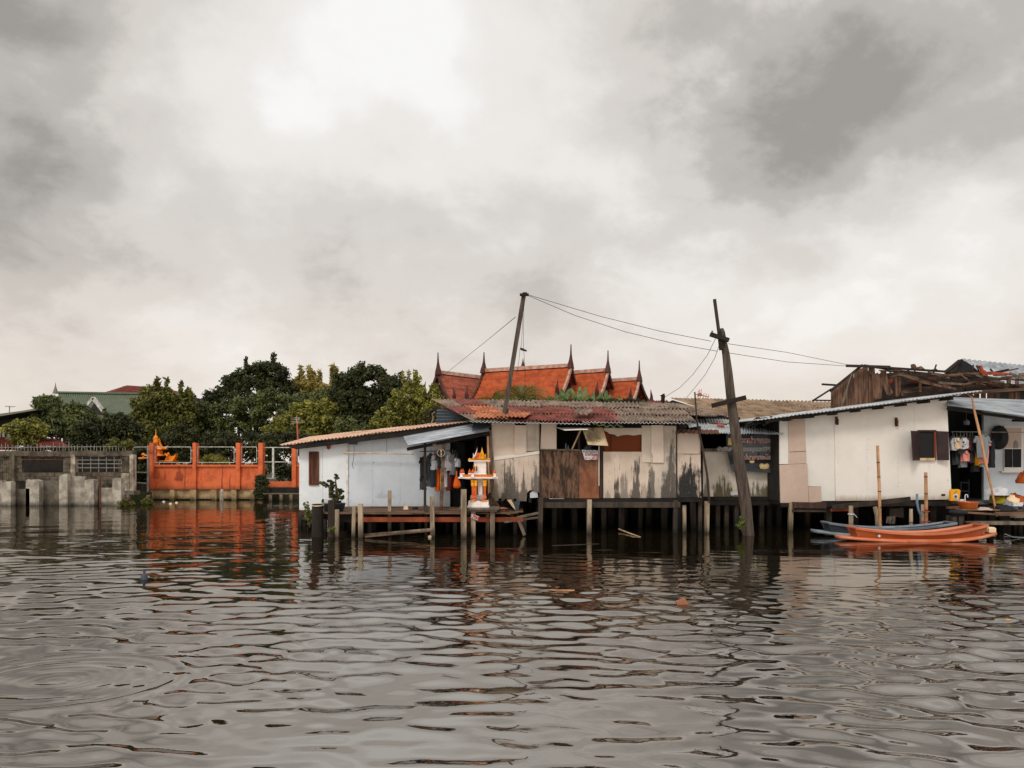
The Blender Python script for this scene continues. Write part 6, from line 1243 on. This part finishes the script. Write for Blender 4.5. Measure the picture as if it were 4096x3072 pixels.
tree('broad_green_tree', 'broad mid green tree in front of the tallest dark tree', 49, [(900, 1660, 80, 50), (1010, 1640, 80, 50), (960, 1710, 90, 50), (850, 1700, 60, 45), (1080, 1600, 60, 35), (1090, 1680, 60, 50), (820, 1650, 30, 35), (880, 1760, 80, 40)], 'leaf_mid', (950, 0), .24, 26, 1.0, .38)
tree('yellow_leaf_tree', 'yellow green leafy tree behind the antenna of the white house', 45, [(1230, 1650, 70, 45), (1180, 1700, 70, 45), (1290, 1640, 55, 45), (1270, 1710, 60, 50), (1100, 1740, 60, 40), (1160, 1760, 70, 35), (1050, 1790, 50, 30), (1320, 1690, 40, 55)], 'leaf_yellow', (1210, 0), .26, 22, 1.0, .34)
tree('bamboo_clump', 'pale yellowish bamboo clump rising between the dark trees', 56, [(1190, 1590, 60, 45), (1250, 1570, 50, 45), (1300, 1580, 50, 40), (1220, 1540, 30, 20), (1340, 1540, 20, 30)], 'leaf_bamboo', (1240, 0), .22, 20, .9, .4, shoots=22, long=3, cat='bamboo')
tree('big_dark_mango_tree', 'large dark rounded tree behind the middle of the white house roof', 46, [(1390, 1540, 60, 50), (1450, 1520, 65, 50), (1500, 1500, 40, 30), (1560, 1560, 60, 50), (1420, 1620, 90, 60), (1520, 1630, 80, 60), (1370, 1600, 50, 60), (1600, 1540, 40, 32), (1440, 1690, 90, 45), (1560, 1690, 60, 40)], 'leaf_deep', (1470, 0), .26, 26, 1.0, .36)
tree('light_green_tree', 'light yellow green tree with upright shoots left of the temple gable', 42, [(1620, 1600, 60, 50), (1690, 1610, 50, 50), (1580, 1660, 70, 45), (1660, 1670, 70, 45), (1720, 1640, 36, 40), (1640, 1560, 40, 35), (1530, 1700, 50, 30), (1740, 1600, 22, 26)], 'leaf_yellow', (1640, 0), .17, 26, 1.1, .3, shoots=26)
tree('low_roof_bush', 'small light bush peeping over the white house roof', 40, [(1390, 1710, 50, 34), (1440, 1730, 50, 28), (1360, 1740, 34, 24), (1490, 1740, 50, 22)], 'leaf_mid', (1410, 0), .17, 22, 1.1, .28)
tree('dark_hedge', 'dark leafy hedge directly behind the orange wall railings', 40.5, [(680, 1780, 60, 50), (740, 1740, 50, 40), (790, 1790, 60, 55), (860, 1770, 60, 50), (640, 1820, 50, 50), (930, 1790, 60, 55), (1000, 1780, 60, 60), (1080, 1800, 60, 60), (1150, 1790, 60, 70), (1210, 1800, 50, 60), (1090, 1880, 80, 50), (1180, 1890, 60, 50), (900, 1840, 60, 30), (700, 1840, 70, 30)], 'leaf_deep', (900, 0), .18, 24, .9, .3, cat='hedge', limbs=8)
tree('fan_grass_bush', 'bright grassy bush rising over the middle of the orange wall', 39.2, [(850, 1850, 36, 18), (875, 1855, 40, 12), (820, 1860, 20, 8)], 'leaf_yellow', (850, 0), .2, 26, 1.6, .16, long=4, up=.1, cat='bush', droop=-.6)
tree('canal_shrub', 'dark shrub with reddish tips growing at the foot of the orange wall gap', 37.2, [(1045, 1930, 22, 26), (1050, 1960, 24, 22), (1035, 1975, 14, 16)], 'leaf_deep', (1045, 0), .13, 26, 2.2, .18, cat='shrub', group='low plants at the waterline')
tree('creeper', 'green creeper spilling over the right end of the ruined wall', 36.2, [(490, 1782, 36, 12), (440, 1790, 22, 8), (515, 1778, 22, 14), (460, 1770, 12, 16)], 'leaf_olive', (490, 0), .12, 20, 2.4, .14, cat='creeper', group='low plants at the waterline')
tree('gap_bush', 'dark bush seen through the pipe fence left of the orange wall', 40, [(560, 1850, 34, 40), (545, 1900, 30, 40), (580, 1900, 24, 40), (560, 1800, 30, 20)], 'leaf_deep', (560, 0), .17, 24, 1.4, .28, cat='bush')
tree('ruined_yard_bush', 'dark bush behind the grille of the ruined wall', 41, [(380, 1860, 60, 40), (460, 1850, 40, 40), (120, 1800, 70, 20), (280, 1800, 60, 14)], 'leaf_deep', (400, 0), .17, 24, 1.0, .28, cat='bush')
for (px, py, l, w) in ((508, 2018, 'floating water plant at the end of the concrete piles', 26), (592, 2014, 'floating water plant between the pipe fence and the orange wall', 20)):
    tree('water_plant', l, F*CH/(py-HY+4), [(px, py-6, w, 8)], 'leaf_olive', (px, 0), .13, 20, 3.5, .12, cat='water plant', group='low plants at the waterline', up=.9)
tree('rear_tree', 'dark tree filling the gap between the olive tree and the tallest dark tree', 58, [(780, 1690, 70, 60), (850, 1650, 50, 50), (720, 1720, 60, 50), (800, 1760, 90, 60)], 'leaf_deep', (790, 0), .26, 24, .8, .42)
tree('rear_tree', 'mid green tree behind the yellow leafy tree and the bamboo', 52, [(1200, 1620, 70, 50), (1310, 1620, 60, 60), (1150, 1680, 70, 60), (1340, 1690, 60, 60), (1240, 1720, 90, 60)], 'leaf_mid', (1240, 0), .26, 24, .8, .42)
tree('rear_tree', 'deep green tree between the large mango tree and the light green tree', 50, [(1600, 1640, 90, 60), (1700, 1640, 60, 50), (1540, 1700, 80, 50), (1660, 1700, 80, 50)], 'leaf_deep', (1600, 0), .26, 24, .8, .42)
# ================================================================ Thai temple roofs
M('temple_tile', (176, 84, 42), (142, 62, 32), scale=2.2, fine=.25, fscale=16, bump=.3); M('temple_tile_pale', (160, 88, 66), (126, 62, 46), scale=3, fine=.25, fscale=16, bump=.3)
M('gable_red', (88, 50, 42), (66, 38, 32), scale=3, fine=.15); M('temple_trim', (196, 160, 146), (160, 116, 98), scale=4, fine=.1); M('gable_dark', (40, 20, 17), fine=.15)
def thai(name, label, rL, rR, fL, fR, bR, open_end, tile, wall=True, tips=(1, 1), white=True):
    """steep Thai house roof: ridge rL-rR, near eave fL-fR, far foot of the open gable bR; concave slopes with rows of tiles"""
    o = T(name, label, 'temple', Vector(((fL[0]-CX)/F*fL[2], fL[2], .42)), 'gabled temple roofs behind the houses')
    RL, RR, FL, FR, BR = P(*rL), P(*rR), P(*fL), P(*fR), P(*bR)
    BL = RL+(BR-RR)+(RL-RR)*0
    off = BR-RR if open_end == 'R' else BR-RL
    BR2, BL2 = RR+off, RL+off
    def curve(a, b, t, c=.13):                       # concave from ridge a to eave b
        p = a.lerp(b, t); p.z -= c*math.sin(math.pi*t)*(a.z-b.z); return p
    n, rows = 44, 22; vv = []; ff = []
    for side, (ea, eb) in enumerate(((FL, FR), (BL2, BR2))):
        base = len(vv)
        for j in range(rows+1):
            t = j/rows
            for i in range(n+1):
                a, b = curve(RL, ea, t), curve(RR, eb, t); p = a.lerp(b, i/n); p = p+Vector((0, -.05*(j % 2)*(1 if side == 0 else -1), .035*math.sin(i*math.pi/1.0+.5)*(1 if i % 2 else -1)+.05*(j % 2))); vv.append(p)
        for j in range(rows):
            for i in range(n):
                a = base+j*(n+1)+i; ff.append((a, a+n+1, a+n+2, a+1))
    MB().add(vv, ff).build('roof', tile, o)
    MB().bar(RL+Vector((0, 0, .1)), RR+Vector((0, 0, .1)), .35, .22).build('ridge_cap', 'temple_trim', o)
    for end, (A, FE, BE) in (('L', (RL, FL, BL2)), ('R', (RR, FR, BR2))):
        ax = (RR-RL).normalized()*(1 if end == 'R' else -1)
        ins = -ax*.35
        pts = [curve(A, FE, t, .13)+ins for t in (1, .75, .5, .25, 0)]+[curve(A, BE, t, .13)+ins for t in (.25, .5, .75, 1)]
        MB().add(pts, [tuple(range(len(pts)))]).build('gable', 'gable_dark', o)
        for E in (FE, BE):
            m = 'temple_trim' if (E is FE and white and end == open_end) else 'gable_red'
            q = [curve(A, E, t, .13) for t in (0, .2, .4, .6, .8, 1.0)]; d = (E-A).normalized()
            mb = MB()
            for a, b in zip(q, q[1:]): mb.bar(a+Vector((0, 0, .03))+ax*.02, b+Vector((0, 0, .03))+ax*.02, .12, .24, up=tuple(Vector((0, 0, 1))))
            mb.build('bargeboard', m, o)
            if tips[0 if end == 'L' else 1]:
                e = q[-1]; dirx = (E-A); dirx.z = 0; dirx = dirx.normalized(); MB().tube([e, e+dirx*.35+Vector((0, 0, .05)), e+dirx*.5+Vector((0, 0, .5)), e+dirx*.3+Vector((0, 0, 1.0))], [.2, .18, .1, .01], 6).build('eave_finial', 'gable_red', o)
        tip = tips[0 if end == 'L' else 1]
        if tip:
            h = tip; a = A; w0 = .5
            fr, bk_ = (FE-A), (BE-A); fr = fr*.16; bk_ = bk_*.16
            P1 = a+fr; P2 = a+bk_
            # flame-shaped finial: two wide feet on the bargeboards drawn up to a needle
            lv = [(1.0, -.1), (.8, .14*h), (.52, .32*h), (.28, .54*h), (.12, .8*h), (.015, h)]; vv = []; ff = []
            for (k_, z_) in lv:
                cc = a+Vector((0, 0, z_ + (P1.z-a.z)*(k_ if z_ == 0 else 0)))
                s1 = Vector((fr.x, fr.y, 0))*k_; s2 = Vector((bk_.x, bk_.y, 0))*k_; th = ax*(.12*max(k_, .25))
                vv += [cc+s1-th, cc+s1+th, cc+s2+th, cc+s2-th]
            for i in range(len(lv)-1):
                for j in range(4): ff.append((i*4+j, i*4+(j+1) % 4, (i+1)*4+(j+1) % 4, (i+1)*4+j))
            MB().add(vv, ff).build('spire_finial', 'gable_red', o)
    if wall:
        lo = min(FL.z, FR.z)
        w0 = [RL.lerp(FL, .85), RR.lerp(FR, .85), RR.lerp(BR2, .85), RL.lerp(BL2, .85)]
        mb = MB(); mb.add([Vector((p.x, p.y, .4)) for p in w0]+[Vector((p.x, p.y, lo+.3)) for p in w0], [(0, 1, 5, 4), (1, 2, 6, 5), (2, 3, 7, 6), (3, 0, 4, 7)]); mb.build('wall', 'gable_red', o)
    return o
thai('temple_roof', 'leftmost pale red temple roof with its dark gable facing left', (1752, 1495, 47.5), (1940, 1518, 49), (1808, 1618, 44.5), (1960, 1618, 46), (1712, 1585, 48.5), 'L', 'temple_tile_pale', tips=(1.35, 0), white=False)
thai('temple_roof', 'largest orange red temple roof in the middle of the group', (1936, 1489, 47), (2284, 1468, 46.4), (1876, 1612, 44), (2236, 1590, 43.4), (2316, 1575, 48.4), 'R', 'temple_tile', tips=(1.25, 1.4))
thai('temple_roof', 'third temple roof from the left, orange with dark gable', (2290, 1496, 48.4), (2432, 1486, 48), (2262, 1610, 45.5), (2394, 1594, 45.1), (2466, 1590, 50), 'R', 'temple_tile', tips=(0, 1.35))
thai('temple_roof', 'rightmost and lowest of the orange temple roofs', (2440, 1528, 49.8), (2557, 1521, 49.4), (2420, 1626, 47), (2527, 1614, 46.6), (2597, 1614, 51.2), 'R', 'temple_tile', tips=(0, 1.3))
MB_ = MB().lathe(P(2092, 1478, 52), [(.18, 0), (.14, .25), (.05, .55), (.01, .8)], 8); tag(MB_.build('distant_spire', 'gable_red'), 'tiny spire tip behind the largest temple roof', 'spire')
o = T('lower_temple_roof', 'low red porch roof below the largest temple roof', 'roof', P(2160, 1622, 42)); MB().corr(P(2090, 1632, 41.5), P(2260, 1632, 41.5), P(2090, 1600, 43.2), P(2250, 1592, 43.2), 20, .03).build('roof', 'temple_tile', o)
MB().px(2100, 2250, 1632, 1700, 42.5, .1).build('wall', 'gable_red', o)
o = MB().tube([P(2600, 1612, 47), P(2608, 1600, 47), P(2600, 1588, 47)], [.15, .12, .02], 6); tag(o.build('roof_hook_finial', 'gable_red'), 'small curved eave finial right of the last temple gable', 'finial')
# palms and bananas in front of the temple
M('frond', (88, 96, 44), tint=(140, 132, 62), fine=.15, bump=0, rough=.5, transl=.3); M('banana_leaf', (78, 100, 58), (128, 146, 92), scale=5, fine=.12, bump=0, rough=.45, transl=.3)
def blade(mb, pts, w, up=Vector((0, 0, 1)), fold=.25):
    vv = []; ff = []; n = len(pts)
    for i, p in enumerate(pts):
        d = (Vector(pts[min(i+1, n-1)])-Vector(pts[max(i-1, 0)])).normalized(); r_ = d.cross(up)
        if r_.length < .1: r_ = Vector((1, 0, 0))
        r_ = r_.normalized()*w*math.sin(math.pi*min(1, (i+.35)/(n-.4)))**.6; u = Vector((0, 0, fold*r_.length)); vv += [Vector(p)-r_+u, Vector(p), Vector(p)+r_+u]
    for i in range(n-1): a = i*3; ff += [(a, a+1, a+4, a+3), (a+1, a+2, a+5, a+4)]
    mb.add(vv, ff)
def palm(label, px, py, Y, n, L, dr=None):
    o = T('palm', label, 'palm', (xof(px, Y), Y, .42), 'palms and banana plants before the temple'); c = P(px, py, Y)
    MB().tube([Vector((c.x, Y, .42)), c], [.16, .12], 8).build('trunk', 'bark', o)
    for k in range(n):
        a = dr[k] if dr else math.pi*(.06+.88*k/(n-1)); dx, dz = math.cos(a), math.sin(a); dy = random.uniform(-.6, .4); L_ = L*random.uniform(.85, 1.1); mb = MB()
        pts = [c+Vector((dx*L_*q, dy*L_*q, dz*L_*q*.9-L_*.55*q*q)) for q in [i/9 for i in range(10)]]; mb.tube(pts, [.03-.0028*i for i in range(10)], 4)
        for i in range(1, 20):
            q = i/20; j = min(int(q*9), 8); p = pts[j].lerp(pts[j+1], q*9-j); t = (pts[j+1]-pts[j]).normalized(); s = Vector((0, 1, 0)).cross(t).normalized()
            for sg in (-1, 1):
                e = p+s*sg*.42*math.sin(math.pi*(q*.85+.12))+t*.22+Vector((0, -.08*sg, -.12)); mb.add([p-t*.022, p+t*.022, e], [(0, 1, 2)])
        mb.build('frond', 'frond', o)
    return o
palm('coconut palm with drooping fronds behind the slender roof pole', 2085, 1592, 39, 10, 1.9)
palm('small palm with one long frond left of the slender roof pole', 2010, 1620, 39.5, 6, 2.0)
def banana(label, px, Y, tops):
    o = T('banana_plant', label, 'banana plant', (xof(px, Y), Y, .42), 'palms and banana plants before the temple')
    MB().tube([(xof(px, Y), Y, .42), P(px, 1640, Y)], [.13, .1], 8).build('trunk', 'bark', o); b = P(px, 1650, Y)
    for (x, y, w) in tops:
        e = P(x, y, Y+random.uniform(-.5, .3)); d = e-b; mb = MB(); blade(mb, [b+d*q+Vector((d.x*.25*q*q, 0, -.22*q**4*abs(d.x))) for q in (.15, .3, .45, .6, .75, .88, 1)], w*.5*random.uniform(.7, 1.15), up=Vector((random.uniform(-.7, .7), 1, .2)))
        mb.build('leaf', 'banana_leaf', o)
    return o
banana('banana plant with fanned leaves left of the middle temple gable', 2250, 39, [(2205, 1575, .22), (2225, 1565, .25), (2248, 1555, .28), (2275, 1550, .3), (2262, 1575, .28), (2215, 1600, .2), (2290, 1580, .25)])
banana('banana plant with broad leaves in front of the middle temple gable', 2310, 39.4, [(2290, 1548, .3), (2318, 1545, .34), (2340, 1540, .3), (2350, 1575, .26), (2300, 1570, .3), (2360, 1600, .2)])
banana('banana plant between the second and third temple gables', 2370, 39.2, [(2350, 1560, .2), (2372, 1568, .24), (2395, 1575, .22), (2340, 1590, .2), (2400, 1600, .2)])
banana('banana plant before the third temple gable', 2420, 39.3, [(2405, 1565, .24), (2425, 1560, .28), (2438, 1575, .24), (2450, 1595, .2), (2400, 1590, .2)])
banana('rightmost low banana plant before the temple', 2470, 39.6, [(2455, 1590, .2), (2478, 1580, .24), (2495, 1590, .22), (2505, 1605, .18)])
tree('leafy_bush', 'small leafy bush at the foot of the largest temple roof', 38, [(1990, 1620, 60, 14), (1930, 1625, 30, 10), (2060, 1615, 34, 22), (2120, 1610, 30, 20), (2200, 1615, 30, 16)], 'leaf_olive', (2000, 0), .17, 22, 2.0, .22, cat='bush'); tree('leafy_bush', 'low leafy bush under the banana plants right of the temple gables', 38.4, [(2290, 1622, 50, 18), (2380, 1620, 50, 18), (2460, 1616, 40, 14), (2510, 1612, 24, 12), (2570, 1618, 30, 8)], 'leaf_deep', (2400, 0), .17, 22, 2.0, .22, cat='bush')
